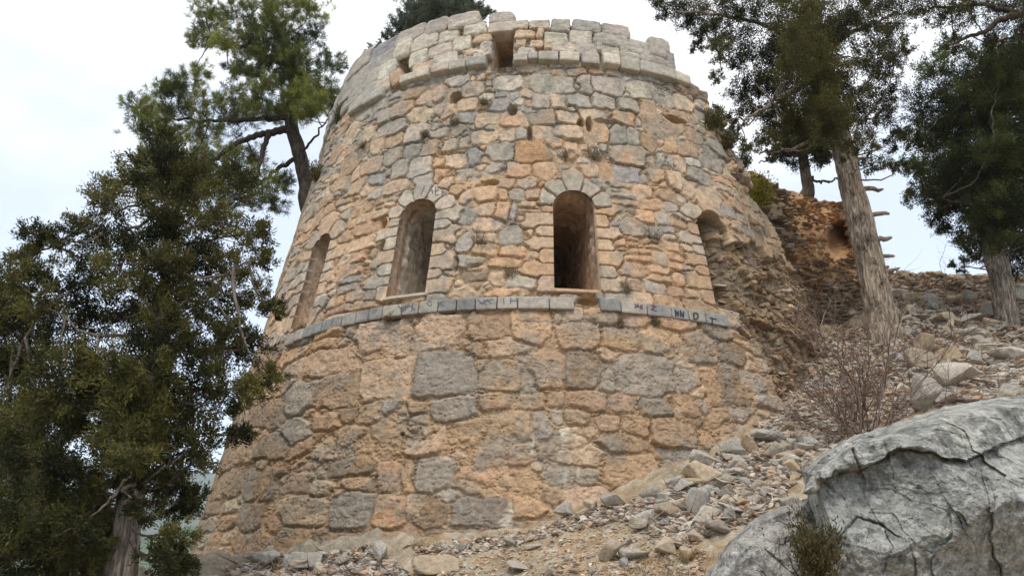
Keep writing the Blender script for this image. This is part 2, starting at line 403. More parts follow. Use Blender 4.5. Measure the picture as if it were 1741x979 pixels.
# automatic stones fill the rest, course by course
def auto_fill():
    hand = np.array([(q[0], q[1], q[2], q[3]) for q in STONES])
    def free(s, h, a, b):
        if any(inside(w, s, h, a * .7) for w in WINS): return False
        d = (np.abs(hand[:, 0] - s) / (hand[:, 2] + a * .55)) ** 2.5 + (np.abs(hand[:, 1] - h) / (hand[:, 3] + b * .55)) ** 2.5
        return d.min() > 1
    out = []
    h = -0.7
    while h < 10.3:
        low = h < H1 - .1
        ch = random.uniform(.30, .62) if low else random.uniform(.19, .33)
        if h < H1 + .05 < h + ch and low: ch = max(.12, H1 - .12 - h); 
        s = -95 * math.pi / 180 * SC
        while s < 72 * math.pi / 180 * SC:
            w = ch * random.uniform(.9, 2.0) if low else ch * random.uniform(.9, 2.1)
            hh = ch * random.uniform(.8, 1.05)
            cs, cc = s + w / 2, h + ch / 2 + random.uniform(-.03, .03)
            rr = Rh(cc)
            if free(cs, cc, w / 2, hh / 2):
                if random.random() < .22:      # two thin stones instead of one
                    for q in (-1, 1): out.append((cs, cc + q * hh / 4, w / 2, hh / 4))
                else: out.append((cs, cc, w / 2, hh / 2))
            else:
                for q in range(2):
                    a2, b2 = random.uniform(.05, .11), random.uniform(.04, .08)
                    s2, h2 = cs + random.uniform(-w / 2, w / 2), cc + random.uniform(-.5, .5) * ch
                    if free(s2, h2, a2, b2): out.append((s2, h2, a2, b2))
            s += w + .01
        h += ch + .008
    for (cs, cc, a, b) in out:
        th = cs / SC
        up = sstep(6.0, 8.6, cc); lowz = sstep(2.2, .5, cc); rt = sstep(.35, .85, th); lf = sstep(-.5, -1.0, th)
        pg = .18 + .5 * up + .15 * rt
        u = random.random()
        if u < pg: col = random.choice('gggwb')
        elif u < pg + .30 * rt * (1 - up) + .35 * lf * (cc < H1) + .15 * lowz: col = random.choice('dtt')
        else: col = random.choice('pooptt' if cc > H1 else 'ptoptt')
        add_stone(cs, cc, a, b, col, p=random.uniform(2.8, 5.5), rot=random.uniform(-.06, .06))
auto_fill()

# ------------------------------------------------------------------ the wall surface
DS, DH = .0115, .0125
s_ax = np.arange(-95 * math.pi / 180 * SC, 70 * math.pi / 180 * SC, DS)
t_ax = np.linspace(0, 1, int((10.2 + .4) / DH))
HB = -0.45
Sg = np.repeat(s_ax[:, None], len(t_ax), 1)
hm = hmax(s_ax)
Hg = HB + (hm - HB)[:, None] * t_ax[None]
shp = Sg.shape
wx = .045 * fbm(P2(Sg * 2.2, Hg * 2.2), 3, 1) + .022 * fbm(P2(Sg * 9, Hg * 9), 3, 2)
wy = .04 * fbm(P2(Sg * 2.2, Hg * 2.2), 3, 3) + .022 * fbm(P2(Sg * 9, Hg * 9), 3, 4)
E1_ = np.full(shp, 9.0, np.float32); E2_ = np.full(shp, 9.0, np.float32); ID = np.full(shp, -1, np.int32)
for k, q in enumerate(STONES):
    cs, ch, a, b, rot, p = q[:6]
    R_ = max(a, b) * 1.25 + .10
    i0, i1 = np.searchsorted(s_ax, [cs - R_, cs + R_])
    if i1 <= i0: continue
    hmn, hmx = hm[i0:i1].min(), hm[i0:i1].max()
    j0 = int(np.clip((ch - R_ - HB) / (hmx - HB), 0, 1) * (len(t_ax) - 1)); j1 = int(np.clip((ch + R_ - HB) / max(hmn - HB, .3), 0, 1) * (len(t_ax) - 1)) + 1
    if j1 <= j0: continue
    sl = (slice(i0, i1), slice(j0, j1))
    f = .25 if q[11] else 1.0
    ds = Sg[sl] + wx[sl] * f - cs; dh = Hg[sl] + wy[sl] * f - ch
    c_, s_ = math.cos(rot), math.sin(rot)
    u = np.abs(ds * c_ + dh * s_) / a; v = np.abs(-ds * s_ + dh * c_) / b
    d = (u ** p + v ** p) ** (1 / p)
    e = ((d - 1) * min(a, b)).astype(np.float32)
    if q[11]: e = e - .03
    be, b2 = E1_[sl], E2_[sl]
    new = e < be
    E2_[sl] = np.where(new, be, np.minimum(b2, e)); ID[sl] = np.where(new, k, ID[sl]); E1_[sl] = np.where(new, e, be)
joint = .007 + .004 * (Hg < H1) + .008 * fbm(P2(Sg * 3, Hg * 3), 2, 9)
lowm = (Hg < H1)
grow = np.where(lowm, .10, .045)
gap = np.minimum(grow - E1_, (E2_ - E1_) * .5) - joint
chip = fbm(P2(Sg * 13, Hg * 13, 6.0), 4, 27, .65); gap = gap - .016 * np.maximum(chip, 0) * 1.6 + .004
SH = np.array([q[7] for q in STONES]); SE = np.array([q[8] for q in STONES]); TS = np.array([q[9] for q in STONES]); TH_ = np.array([q[10] for q in STONES])
SCs = np.array([q[0] for q in STONES]); SCh = np.array([q[1] for q in STONES]); FL = np.array([q[11] for q in STONES])
CC = np.array([q[6] for q in STONES])
idc = np.maximum(ID, 0)
prof = np.clip(gap / SE[idc], 0, 1); prof = 1 - (1 - prof) ** 1.9
flat = FL[idc]
rough = fbm(P2(Sg * 7, Hg * 7, 3.0), 5, 21, .58)
tilt = TS[idc] * (Sg - SCs[idc]) + TH_[idc] * (Hg - SCh[idc])
hst = -.045 + prof * (SH[idc] + .045 + tilt * 1.0 + np.where(flat, .003, np.where(lowm, .020, .014)) * rough * 1.5)
# filler rubble in the wide joints
def voro(U, V, seed):
    iu, iv = np.floor(U).astype(np.int64), np.floor(V).astype(np.int64)
    b1 = np.full(U.shape, 9.0); b2 = np.full(U.shape, 9.0); rid = np.zeros(U.shape)
    for a in (-1, 0, 1):
        for c in (-1, 0, 1):
            x, y = iu + a, iv + c; z = np.zeros_like(x)
            r1, r2, r3 = _hash(x, y, z, seed), _hash(x, y, z + 1, seed), _hash(x, y, z + 2, seed)
            d = np.hypot(x + .15 + .7 * r1 - U, y + .15 + .7 * r2 - V)
            n = d < b1
            b2 = np.where(n, b1, np.minimum(b2, d)); rid = np.where(n, r3, rid); b1 = np.where(n, d, b1)
    return b1, b2, rid
f1, f2, fid = voro((Sg + wx * 2.2) / .16, (Hg + wy * 2.2) / .085, 33)
g1_, g2_, gid_ = voro((Sg + wx * 2.5) / .085, (Hg + wy * 2.5) / .05, 35)
sel = fbm(P2(Sg * 2.1, Hg * 2.1, 9), 3, 36) > .0
fid = np.where(sel, fid, gid_); fgap = np.where(sel, f2 - f1, (g2_ - g1_) * .9)
fgap = fgap * (fid > .22)          # some chips are buried in mortar
filler = -.046 + sstep(.03, .35, fgap) * (.012 + .04 * fid) + .024 * rough
wide = gap < 0
H = np.where(wide, np.maximum(filler, -.05) - .004, hst)
H = np.where(~wide, np.maximum(hst, -.055), H)
smear = sstep(-.12, .25, fbm(P2(Sg * 1.5, Hg * 1.5, 12.0), 4, 28)) * np.where(lowm, .5, .85)
mlev = -.010 + .014 * rough + .006 * chip
H = np.where(H < mlev, H + (mlev - H) * smear, H)
smeared = smear * sstep(.012, -.004, gap)
# flaking and horizontal fractures in the old faces
fr_ = np.abs(fbm(P2((Sg + wx) * 2.4, (Hg + wy) * 6.5, 4.4), 4, 23)); fr2 = np.abs(fbm(P2((Sg + 2 * wx) * 5.5, (Hg + wy) * 8.5, 8.1), 3, 24))
lowf = sstep(H1 + .3, H1 - .4, Hg)
H = H - (.020 * (1 - sstep(0, .04, fr_)) * (.35 + .65 * lowf) + .012 * (1 - sstep(0, .05, fr2)) * lowf) * (~(flat & ~wide))
ter = fbm(P2((Sg + wx * 2) * 1.8, (Hg + wy * 2) * 3.6, 2.2), 3, 25) * 4; ter = ter - np.floor(ter)
H = H + .008 * lowf * fbm(P2(Sg * 24, Hg * 24, 1.0), 3, 26)
# a few stones have fallen out of the wall
for (px, py, rx, ry, dp) in [(773, 166, 10, 8, .22), (871, 186, 8, 8, .16), (1000, 212, 5, 10, .16), (986, 209, 5, 7, .16), (898, 228, 4, 12, .14), (1035, 208, 22, 4, .08), (832, 311, 12, 4, .12), (905, 338, 10, 3, .12),
                             (650, 380, 6, 7, .15), (648, 420, 5, 8, .15), (1146, 203, 16, 4, .10), (1290, 570, 26, 9, .2), (778, 450, 3, 12, .08), (683, 739, 3, 3, .12), (998, 513, 17, 6, .14)]:
    th, hh = pix2cone(px, py); thr, _ = pix2cone(px + rx, py); _, hu = pix2cone(px, py - ry)
    a_, b_ = abs(float(thr - th)) * SC, abs(float(hu - hh))
    if not np.isfinite(a_): continue
    dd = np.hypot((Sg + wx - float(th) * SC) / a_, (Hg + wy - float(hh)) / b_)
    H = np.where(dd < 1.25, np.minimum(H, -.05 - dp * (1 - sstep(.7, 1.25, dd))), H)
flk = sstep(-1.0, -1.12, Sg / SC); H = H * (1 - .6 * flk)
# large scale unevenness
H = H + .05 * fbm(P2(Sg * .8, Hg * .8, 7), 3, 41)
# broken right side: outer face gone, core showing, set back
px_edge = [(1215, 250), (1235, 330), (1236, 352)]
thj = W4.s0 - W4.hw
core = np.zeros(shp)
topc = W4.ht + .05 - .9 * np.maximum(Sg - (W4.s0 + W4.hw * .5), 0) ** 1.0
# back of the broken window and wall below
lefte = np.where(Hg > W4.hb - .02, thj, thj + .55 + .30 * (W4.hb - Hg) + .12 * vnoise(P2(Sg * 0 + 2, Hg * 3.1), 77))
inn = (Sg > lefte) & (Hg < np.where(Sg < W4.s0 + W4.hw, W4.ht - (W4.ht - W4.hs) * np.clip((Sg - W4.s0) / W4.hw, -1, 1) ** 2, W4.hs - .1 + .2 * vnoise(P2(Sg * 4, Sg * 0), 3)))
dist_e = Sg - lefte
depth = np.where(Hg > W4.hb - .02, .95 - .76 * sstep(.14, .70, dist_e), .10 + .25 * sstep(0, .6, dist_e)) * sstep(-.6, 1.2, Hg)
inn2 = (Sg > lefte) & ~inn & (Sg > W4.s0 + W4.hw * .9)
cr1, cr2, crid = voro((Sg + wx * 4) / .33, (Hg + wy * 4 + .1 * Sg) / .19, 91)
coreh = sstep(.02, .22, cr2 - cr1) * (.02 + .13 * crid) + .07 * rough + .10 * fbm(P2(Sg * 1.7, Hg * 2.6, 5), 3, 52)
H = np.where(inn, -depth + coreh, H)
edge_r = sstep(ks[-1] - 1.1, ks[-1], Sg) * (Hg > W4.hs)
H = np.where(~inn, H - .18 * edge_r * (1 + fbm(P2(Sg * 2.5, Hg * 2.5), 3, 6)) , H)

# colours
ncol = fbm(P2(Sg * 2.6, Hg * 2.6, 1), 4, 61); ncol2 = fbm(P2(Sg * 8, Hg * 8, 2), 4, 62); ncol3 = fbm(P2(Sg * .7, Hg * .7, 3), 3, 63)
Cst = CC[idc]
mort = srgb(172, 141, 106) * (1 + .25 * ncol2[..., None]) 
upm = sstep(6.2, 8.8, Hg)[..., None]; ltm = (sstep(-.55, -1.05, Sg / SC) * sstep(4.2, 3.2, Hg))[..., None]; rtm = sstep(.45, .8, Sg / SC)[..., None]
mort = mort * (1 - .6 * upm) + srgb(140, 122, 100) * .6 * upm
fcol = mort * (.80 + .40 * fid[..., None])
Cst = Cst * .80 + (srgb(170, 146, 116) * (1 - .5 * upm) + srgb(158, 148, 130) * .5 * upm) * .20
C = np.where(wide[..., None], fcol, Cst)
mp_ = (np.clip(smeared + .35 * smear * sstep(.0, .4, chip), 0, 1) * .75)[..., None]
C = C * (1 - mp_) + (srgb(194, 167, 137) * (1 - upm * .6) + srgb(176, 164, 146) * upm * .6) * (1 + .2 * ncol2[..., None]) * mp_
# grey weathering and lichen patches, orange stains
gm = np.clip(sstep(.05, .5, ncol + .35 * ncol2 + .3 * sstep(6, 9, Hg) - .05 + .13 * lowf), 0, 1)[..., None] * .62
C = C * (1 - gm) + (srgb(142, 137, 127) * (1 + .2 * ncol2[..., None])) * gm
om = sstep(.12, .6, -ncol - .3 * ncol3)[..., None] * .45 * (1 - upm)
C = C * (1 - om) + srgb(188, 151, 116) * om
dk = sstep(.22, .5, ncol2 + .25 * rough)[..., None] * .30
C = C * (1 - dk) + srgb(110, 98, 82) * dk
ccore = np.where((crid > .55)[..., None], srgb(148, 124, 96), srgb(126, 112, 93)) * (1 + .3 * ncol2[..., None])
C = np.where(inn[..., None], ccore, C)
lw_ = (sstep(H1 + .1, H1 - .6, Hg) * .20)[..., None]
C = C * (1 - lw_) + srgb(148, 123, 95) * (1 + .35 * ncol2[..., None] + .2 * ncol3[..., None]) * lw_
fk_ = flk[..., None] * .6
C = C * (1 - fk_) + srgb(134, 114, 88) * (1 + .5 * fbm(P2(Sg * 16, Hg * .9), 3, 66)[..., None]) * fk_
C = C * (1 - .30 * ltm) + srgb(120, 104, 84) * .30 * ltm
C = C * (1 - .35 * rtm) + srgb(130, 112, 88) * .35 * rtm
# white run-off below some stones
for (px, py, rx, ry) in [(958, 735, 14, 14), (962, 812, 7, 22), (985, 805, 4, 16), (866, 885, 13, 26), (870, 870, 6, 20), (905, 760, 3, 30)]:
    th, hh = pix2cone(px, py); thr, _ = pix2cone(px + rx, py); _, hu = pix2cone(px, py - ry)
    a_, b_ = abs(float(thr - th)) * SC, abs(float(hu - hh))
    dd = np.hypot((Sg + wx * 1.3 - float(th) * SC) / a_, (Hg + wy - float(hh)) / b_)
    w_ = ((1 - sstep(.3, 1.2, dd + .5 * ncol2)) * .75)[..., None]
    C = C * (1 - w_) + srgb(196, 186, 170) * w_
C = np.clip(C, .02, .62)

THg = Sg / SC
Vw = cone(THg, Hg, H)
# cut openings
fc = grid_faces(*shp)
smid = Sg.ravel()[fc].mean(1); hmid = Hg.ravel()[fc].mean(1)
keep = np.ones(len(fc), bool)
for w in (W1, W2, W3, E1, E2): keep &= ~inside(w, smid, hmid, .006)
K = keep.reshape(shp[0] - 1, shp[1] - 1)
vid = np.arange(shp[0] * shp[1]).reshape(shp)
eA = []
a_, b_ = np.nonzero(K[:-1] != K[1:]); eA.append(np.stack([vid[a_ + 1, b_], vid[a_ + 1, b_ + 1]], -1))
a_, b_ = np.nonzero(K[:, :-1] != K[:, 1:]); eA.append(np.stack([vid[a_, b_ + 1], vid[a_ + 1, b_ + 1]], -1))
cutE = np.concatenate(eA); cutV = np.unique(cutE)
Vf = Vw.reshape(-1, 3); Sf, Hf, Of = Sg.ravel(), Hg.ravel(), H.ravel()
OUT = {}
for w in (W1, W2, W3, E1, E2):
    o_ = outline(w); o_ = np.vstack([o_, o_[:1]]); q_ = np.concatenate([o_[:-1] + (o_[1:] - o_[:-1]) * t for t in np.linspace(0, 1, 12, endpoint=False)])
    cs_, ch_ = Sf[cutV], Hf[cutV]
    near_ = (np.abs(cs_ - w.s0) < w.hw + .15) & (ch_ > w.hb - .15) & (ch_ < w.ht + .15)
    for v in cutV[near_]:
        d_ = np.hypot(q_[:, 0] - Sf[v], q_[:, 1] - Hf[v]); m_ = d_.argmin()
        off_ = max(Of[v], .012)
        Vf[v] = cone(q_[m_, 0] / SC, q_[m_, 1], off_)
Vw = Vf.reshape(shp + (3,))
lut = np.full(len(Vf), -1); lut[cutV] = np.arange(len(cutV))
thv = Sf[cutV] / SC; inw_ = np.stack([-np.sin(thv), np.cos(thv), 0 * thv], -1)
strip1 = Vf[cutV] + inw_ * .16
fc = fc[keep]
# top cap: a thick wall head going inwards, then down the inside
top = Vw[:, -1]; thc = s_ax / SC
rows = [top]
for (inw, dz) in ((.18, .03), (.45, .0), (.8, -.05), (.82, -1.4)):
    r = Rh(hm) - .03 - inw; hz = hm + dz + .05 * vnoise(P2(s_ax * 2.2, s_ax * 0 + inw * 9), 8)
    rows.append(np.stack([AX + r * np.sin(thc), AY - r * np.cos(thc), hz], -1))
nv0 = shp[0] * shp[1]
Vc = np.concatenate(rows[1:]); nS = shp[0]
capF = []
for r in range(len(rows) - 1):
    ia = (np.arange(nS) * shp[1] + shp[1] - 1) if r == 0 else nv0 + (r - 1) * nS + np.arange(nS)
    ib = nv0 + r * nS + np.arange(nS)
    capF.append(np.stack([ia[:-1], ia[1:], ib[1:], ib[:-1]], -1))
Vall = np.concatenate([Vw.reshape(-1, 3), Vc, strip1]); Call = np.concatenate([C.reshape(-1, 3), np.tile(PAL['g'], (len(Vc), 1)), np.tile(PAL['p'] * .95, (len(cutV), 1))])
nb_ = nv0 + len(Vc)
capF.append(np.stack([cutE[:, 0], cutE[:, 1], nb_ + lut[cutE[:, 1]], nb_ + lut[cutE[:, 0]]], -1))
tower = empty('tower', (AX, AY, 0.0))
tag(tower, 'large round ruined stone tower with battered walls and arched windows', 'tower')
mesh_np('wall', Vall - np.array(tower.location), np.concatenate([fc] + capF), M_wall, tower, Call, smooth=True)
mask_s, mask_t = s_ax, t_ax
def wall_off(th, h):
    i = np.clip(np.searchsorted(s_ax, th * SC), 0, len(s_ax) - 1)
    j = np.clip(((h - HB) / (hm[i] - HB) * (len(t_ax) - 1)).astype(int), 0, len(t_ax) - 1)
    return H[i, j]

# ------------------------------------------------------------------ windows: reveals and dark passages
def niche(w, name, steps, splay_top=0.0, col='t', rubble=.016, seed=3, lip=.025):
    o = outline(w); n = len(o); og = outline(w, grow=.05)
    dirv = np.array([-math.sin(w.th0), math.cos(w.th0), 0.0])
    side = np.array([math.cos(w.th0), math.sin(w.th0), 0.0])
    def ringpts(pts, off): return cone(pts[:, 0] / SC, pts[:, 1], off)
    og2 = outline(w, grow=.03); woff = wall_off(og2[:, 0] / SC, og2[:, 1]); woff = np.minimum(woff, .06)
    woff = np.minimum(woff, np.minimum(np.roll(woff, 1), np.roll(woff, -1))); P0 = cone(o[:, 0] / SC, o[:, 1], woff * 0 - .03); cen = P0.mean(0)
    og3 = outline(w, grow=.004); rings = [cone(og[:, 0] / SC, og[:, 1], woff * 0 - .10), cone(og3[:, 0] / SC, og3[:, 1], -.03)]
    cols = [PAL['d'], PAL['p']]
    for (d, sx, dz, sz) in steps:
        q = P0 + dirv * d
        u = (P0 - cen) @ side
        q = q + side[None] * (u * (sx - 1))[:, None]
        q[:, 2] = cen[2] + (P0[:, 2] - cen[2]) * sz + dz
        if d > .3:
            q1, q2, qi = voro(np.full(len(q), d) / .34 + .5 * (np.floor(q[:, 2] / .21) % 2), q[:, 2] / .21, 47); nz = (fbm(q * 5.0, 3, seed) * .7 - sstep(.02, .25, q2 - q1) * (.4 + .9 * qi))[:, None]; rad = (q - (cen + dirv * d)); rad /= np.linalg.norm(rad, axis=1)[:, None] + 1e-6
            q = q + rad * nz * rubble * 2.2 - rad * .01
        rings.append(q)
        cols.append(PAL['p'] if d < .3 else (PAL['w'] * 1.1 if w in (W1, W2) else PAL['p']))
    V = np.concatenate(rings); c = np.concatenate([np.tile(cc, (n, 1)) for cc in cols])
    nzc = fbm(V * 6, 3, seed + 5)[:, None]; dpt = (V - cen) @ dirv; row_ = np.floor(V[:, 2] / .21); k1, k2, k3 = voro(dpt / .34 + .5 * (row_ % 2), V[:, 2] / .21, 47); c = c * (.84 + .34 * k3)[:, None] * (1 - .30 * (1 - sstep(.0, .12, k2 - k1)))[:, None]
    c = c * (1.08 + .35 * nzc + .25 * fbm(V * 14, 3, seed + 6)[:, None])
    j = np.arange(n); j2 = (j + 1) % n; Fs = []
    for r in range(len(rings) - 1): Fs.append(np.stack([r * n + j, r * n + j2, (r + 1) * n + j2, (r + 1) * n + j], -1))
    V = np.concatenate([V, rings[-1].mean(0)[None]]); c = np.concatenate([c, PAL['d'][None]])
    k = len(V) - 1; b0 = (len(rings) - 1) * n
    cap = np.stack([b0 + j, b0 + j2, np.full(n, k)], -1)
    return mesh_np(name, V - np.array(tower.location), [cap, np.concatenate(Fs)], M_int, tower, c, smooth=True)

def steps_lin(d1, n, sx, dz, sz, d0=.02):
    return [(d0 + (d1 - d0) * t, 1 + (sx - 1) * t, dz * t, 1 + (sz - 1) * t) for t in np.linspace(0, 1, n)]
win_specs = [(W1, 'narrow arched window seen nearly edge-on', steps_lin(1.3, 40, 1.1, 0, 1.0)),
             (W2, 'arched window with rubble inner side', [(.02, 1, 0, 1), (.2, 1, 0, 1), (.24, 1.08, 0, 1.03)] + [(.24 + 1.1 * t, 1.08 + .15 * t, -.03 * t, 1.03) for t in np.linspace(.03, 1, 44)]),
             (W3, 'arched window with a dark passage behind', [(.02, 1, 0, 1), (.2, 1, 0, 1), (.24, 1.04, 0, 1.0)] + [(.24 + 3.2 * t, 1.04 - .35 * t, .30 * t, 1.0 - .12 * t) for t in np.linspace(.03, 1, 60)])]
WOB = []
for w, lab, st in win_specs:
    o = niche(w, 'window', st); o['label'] = lab; WOB.append(o)
o = niche(E1, 'embrasure', steps_lin(1.3, 8, 1.0, .1, 1.0), rubble=.008, col='t'); o['label'] = 'square dark opening under a lintel'
o = niche(E2, 'embrasure', steps_lin(.9, 8, .8, .0, 1.0), rubble=.01, col='t'); o['label'] = 'small opening with a tilted side slab'

# ------------------------------------------------------------------ cut blocks
_cube = None
def unit_block(n=7):
    g = np.linspace(-1, 1, n); a, b_ = np.meshgrid(g, g, indexing='ij'); one = np.ones_like(a)
    fs = [(one, a, b_), (-one, b_, a), (a, b_, one), (b_, a, -one), (b_, one, a), (a, -one, b_)]
    V = np.concatenate([np.stack(f, -1).reshape(-1, 3) for f in fs])
    Fq = np.concatenate([grid_faces(n, n) + i * n * n for i in range(6)])
    return V, Fq
UB = {n: unit_block(n) for n in (4, 6, 8, 13)}
def block(mb, th, h, hw, hd, hh, off, col, p=6, rough=.015, rot=0.0, n=8, yaw=0.0, tiltk=1.0):
    """rounded stone: half width, half depth, half height; its front sits `off` proud of the cone"""
    V, Fq = UB[n]
    nn = (np.abs(V) ** p).sum(1) ** (1 / p)
    V = V / nn[:, None]
    V = V / np.abs(V).max()
    seed = random.uniform(0, 900)
    size = np.array([hw, hd, hh])
    d = fbm(V * np.array([1.5, 1.5, 1.5]) + seed, 3, 71)
    d = d + .45 * fbm(V * 5 + seed, 3, 72) * (n > 8)
    W = V * size + V / (np.linalg.norm(V, axis=1)[:, None]) * (d[:, None] * rough * 2)
    skew = random.uniform(-.12, .12); W[:, 0] += W[:, 2] * skew * (rough > .006)
    c_, s_ = math.cos(rot), math.sin(rot)
    x, z = W[:, 0] * c_ - W[:, 2] * s_, W[:, 0] * s_ + W[:, 2] * c_
    y = W[:, 1]
    cy, sy = math.cos(yaw), math.sin(yaw); x, y = x * cy - y * sy, x * sy + y * cy
    tang = np.array([math.cos(th), math.sin(th), 0.0]); outn = np.array([math.sin(th), -math.cos(th), 0.0])
    nrm = outn + np.array([0, 0, -KB]); nrm /= np.linalg.norm(nrm)
    up = np.cross(nrm, tang) * -1.0
    if up[2] < 0: up = -up
    cpt = cone(np.array(th), np.array(h), off) - nrm * hd
    P = cpt + x[:, None] * tang + (-y)[:, None] * nrm + z[:, None] * up
    c = (PAL[col] if isinstance(col, str) else col) * random.uniform(.9, 1.1) * np.array([random.uniform(.97, 1.03) for _ in range(3)])
    nz = fbm(P * 5.5, 3, 88)[:, None]
    nz2 = fbm(P * 2.3 + 9, 3, 89)[:, None]; c = c[None] * (1 + .25 * nz); k_ = sstep(.05, .45, nz2) * .5
    if n > 8: c = c * (1 - k_) + srgb(128, 124, 116) * k_
    mb.add(P, Fq, np.clip(c, .03, .6))

def pblock(mb, px, py, w, h, col, off=.05, hd=.16, **k):
    th, hh = pix2cone(px, py); thl, _ = pix2cone(px - w / 2, py); thr, _ = pix2cone(px + w / 2, py)
    _, hu = pix2cone(px, py - h / 2); _, hd_ = pix2cone(px, py + h / 2)
    a = float(thr - thl) * float(Rh(hh)) / 2; b_ = float(hu - hd_) / 2
    if not np.isfinite(a) or a > .6: a = .3
    block(mb, float(th), float(hh), a, hd, b_, off, col, **k)

# parapet
par = MB()
PB = """699,61,43,21,g 742,47,39,25,g 790,38,51,23,w 853,33,43,19,g 663,79,37,18,b 635,99,29,25,b 616,112,24,20,g 595,137,20,18,g
723,72,41,23,w 763,64,34,21,w 809,53,39,18,w 687,86,26,27,w 657,103,30,27,g 631,121,25,24,g 604,138,25,23,g 821,68,32,13,p 787,78,30,23,w 750,88,41,20,w 712,101,28,24,w
827,80,20,14,w 661,121,26,26,w 637,134,22,22,g 614,148,26,22,g 760,106,41,19,w 822,95,32,13,w 720,118,34,20,p 800,92,24,14,p 806,106,28,12,w 652,148,26,22,w 626,161,28,21,g 592,160,20,20,g 600,176,26,16,g
917,45,36,14,w 953,47,33,21,g 996,49,49,19,g 1046,55,47,20,g 886,47,24,14,w 918,60,12,16,p 902,62,16,12,p 945,69,40,20,w 986,68,38,22,w 1038,71,59,22,g 1085,83,35,22,g 1115,84,28,32,g 1132,103,26,28,g 1127,80,18,20,g
912,77,23,12,p 890,62,30,13,p 885,77,18,13,p 896,90,30,12,w 954,84,38,18,w 996,90,38,24,g 1036,91,33,18,w 1069,102,33,18,g 1107,108,42,18,g 932,80,14,14,p 975,84,10,18,p 1016,82,10,20,g 1060,87,18,12,g"""
for rec in PB.split():
    a, b_, c_, d_, cl = rec.split(',')
    pblock(par, float(a), float(b_), float(c_) * 1.0, float(d_) * 1.06, cl, off=random.uniform(.05, .13), p=random.uniform(5, 10), rough=.013, n=13)
pblock(par, 857, 49.5, 53, 16, 'w', off=.09, p=12, rough=.004)
# cornice row of cut blocks, proud of the wall
for rec in """721,130,27,14 753,120,29,14 781,115,27,15 812,109,33,15 886,104,24,12 906,100,16,13 932,101,34,15 967,102,34,15 1002,106,30,17 1036,108,28,17 1067,116,31,17 1100,122,34,17 1129,129,29,16 1155,137,24,15 696,137,20,12 640,166,28,14 614,180,26,14""".split():
    a, b_, c_, d_ = [float(v) for v in rec.split(',')]
    if 560 < a < 690: pblock(par, a, b_, c_, d_, 'g', off=.12, p=9, rough=.006)
    else: pblock(par, a, b_, c_, d_, random.choice('gwg'), off=.15 + random.uniform(-.02, .02), hd=.2, p=12, rough=.004)
# continue the parapet round the left side, out of sight of the photo
thL = float(pix2cone(592, 150)[0]); hL = float(pix2cone(592, 150)[1])
for i in range(12):
    for r in range(4):
        block(par, thL - .05 - i * .062 - random.uniform(0, .01), hL - .02 - r * .235, .18, .16, .115, random.uniform(.05, .1), random.choice('ggwb'))
# tilted slab by the small opening
pblock(par, 677, 134, 17, 26, 't', off=.10, hd=.22, p=9, rough=.004, rot=.45)
par.build('parapet', M_block, tower)
# loose corner stones on the broken right edge
edg = MB()
for i in range(95):
    f = random.random()
    px = np.interp(f, [0, .2, .4, .6, .8, 1], [1140, 1185, 1210, 1228, 1250, 1278]) + random.uniform(-14, 4)
    py = np.interp(f, [0, .2, .4, .6, .8, 1], [128, 152, 190, 228, 268, 305]) + random.uniform(-5, 14)
    pblock(edg, px, py, random.uniform(14, 26), random.uniform(8, 17), random.choice('dtdgt'), off=random.uniform(-.12, .06), hd=random.uniform(.08, .2), rot=random.uniform(-.4, .3), yaw=random.uniform(-.5, .5), p=4, rough=.03, n=6)
edg.build('broken_edge', M_rub, tower)

# string course of cut stone below the windows
sc = MB()
edges_px = [480, 497, 513, 529, 546, 563, 580, 604, 626, 650, 683, 712, 745, 776, 808, 845, 880, 934, 977, None, 1019, 1055, 1100, 1142, 1171, 1200, 1240]
def strp(px):
    y = np.interp(px, [480, 500, 524, 560, 604, 640, 678, 720, 760, 812, 862, 916, 970, 1036, 1086, 1120, 1156, 1185, 1220, 1245], [592, 579, 567, 554, 541, 532, 526, 521, 518.5, 515.5, 514, 514.3, 515, 519, 525, 529.5, 534, 538.5, 545, 550])
    return y
for i in range(len(edges_px) - 1):
    e0, e1 = edges_px[i], edges_px[i + 1]
    if e1 is None: sc.build('string_course', M_block, tower); ring0 = bpy.data.objects['string_course']; sc = MB(); continue
    if e0 is None: continue
    t0 = float(pix2cone(e0, strp(e0), .07)[0]); t1 = float(pix2cone(e1, strp(e1), .07)[0])
    hc = float(pix2cone((e0 + e1) / 2, strp((e0 + e1) / 2), .07)[1])
    hc = H1 * .55 + hc * .45
    block(sc, (t0 + t1) / 2, hc, (t1 - t0) * 6.38 / 2 - .004, .12, .108 + random.uniform(-.004, .004), .075 + random.uniform(-.008, .008) + (.03 if e0 == 1019 else 0), PAL[random.choice('gBBg')] * .90, p=16, rough=.003, n=8)
ring = sc.build('string_course', M_block, tower)
# sill of the deep window
sl = MB(); block(sl, W3.th0, W3.hb - .035, W3.hw + .0, .2, .032, .05, 'o', p=14, rough=.003)
sl.build('window_sill', M_block, WOB[2])
sl = MB(); block(sl, W2.th0, W2.hb - .03, W2.hw + .05, .12, .028, .045, 'w', p=14, rough=.003)
sl.build('window_sill', M_block, WOB[1])
# what is left of the arch over the broken window
vs = MB()
for (px, py, w_, h_, r_, cl) in [(1292, 398, 40, 30, -.2, 'd'), (1320, 382, 28, 40, -.1, 'd'), (1296, 432, 36, 34, 0, 'd'), (1324, 430, 26, 34, 0.1, 'd')]:
    pblock(vs, px, py, w_, h_, cl, off=-.16, hd=.2, rot=r_, p=9, rough=.012)
vs.build('broken_arch', M_block, tower)

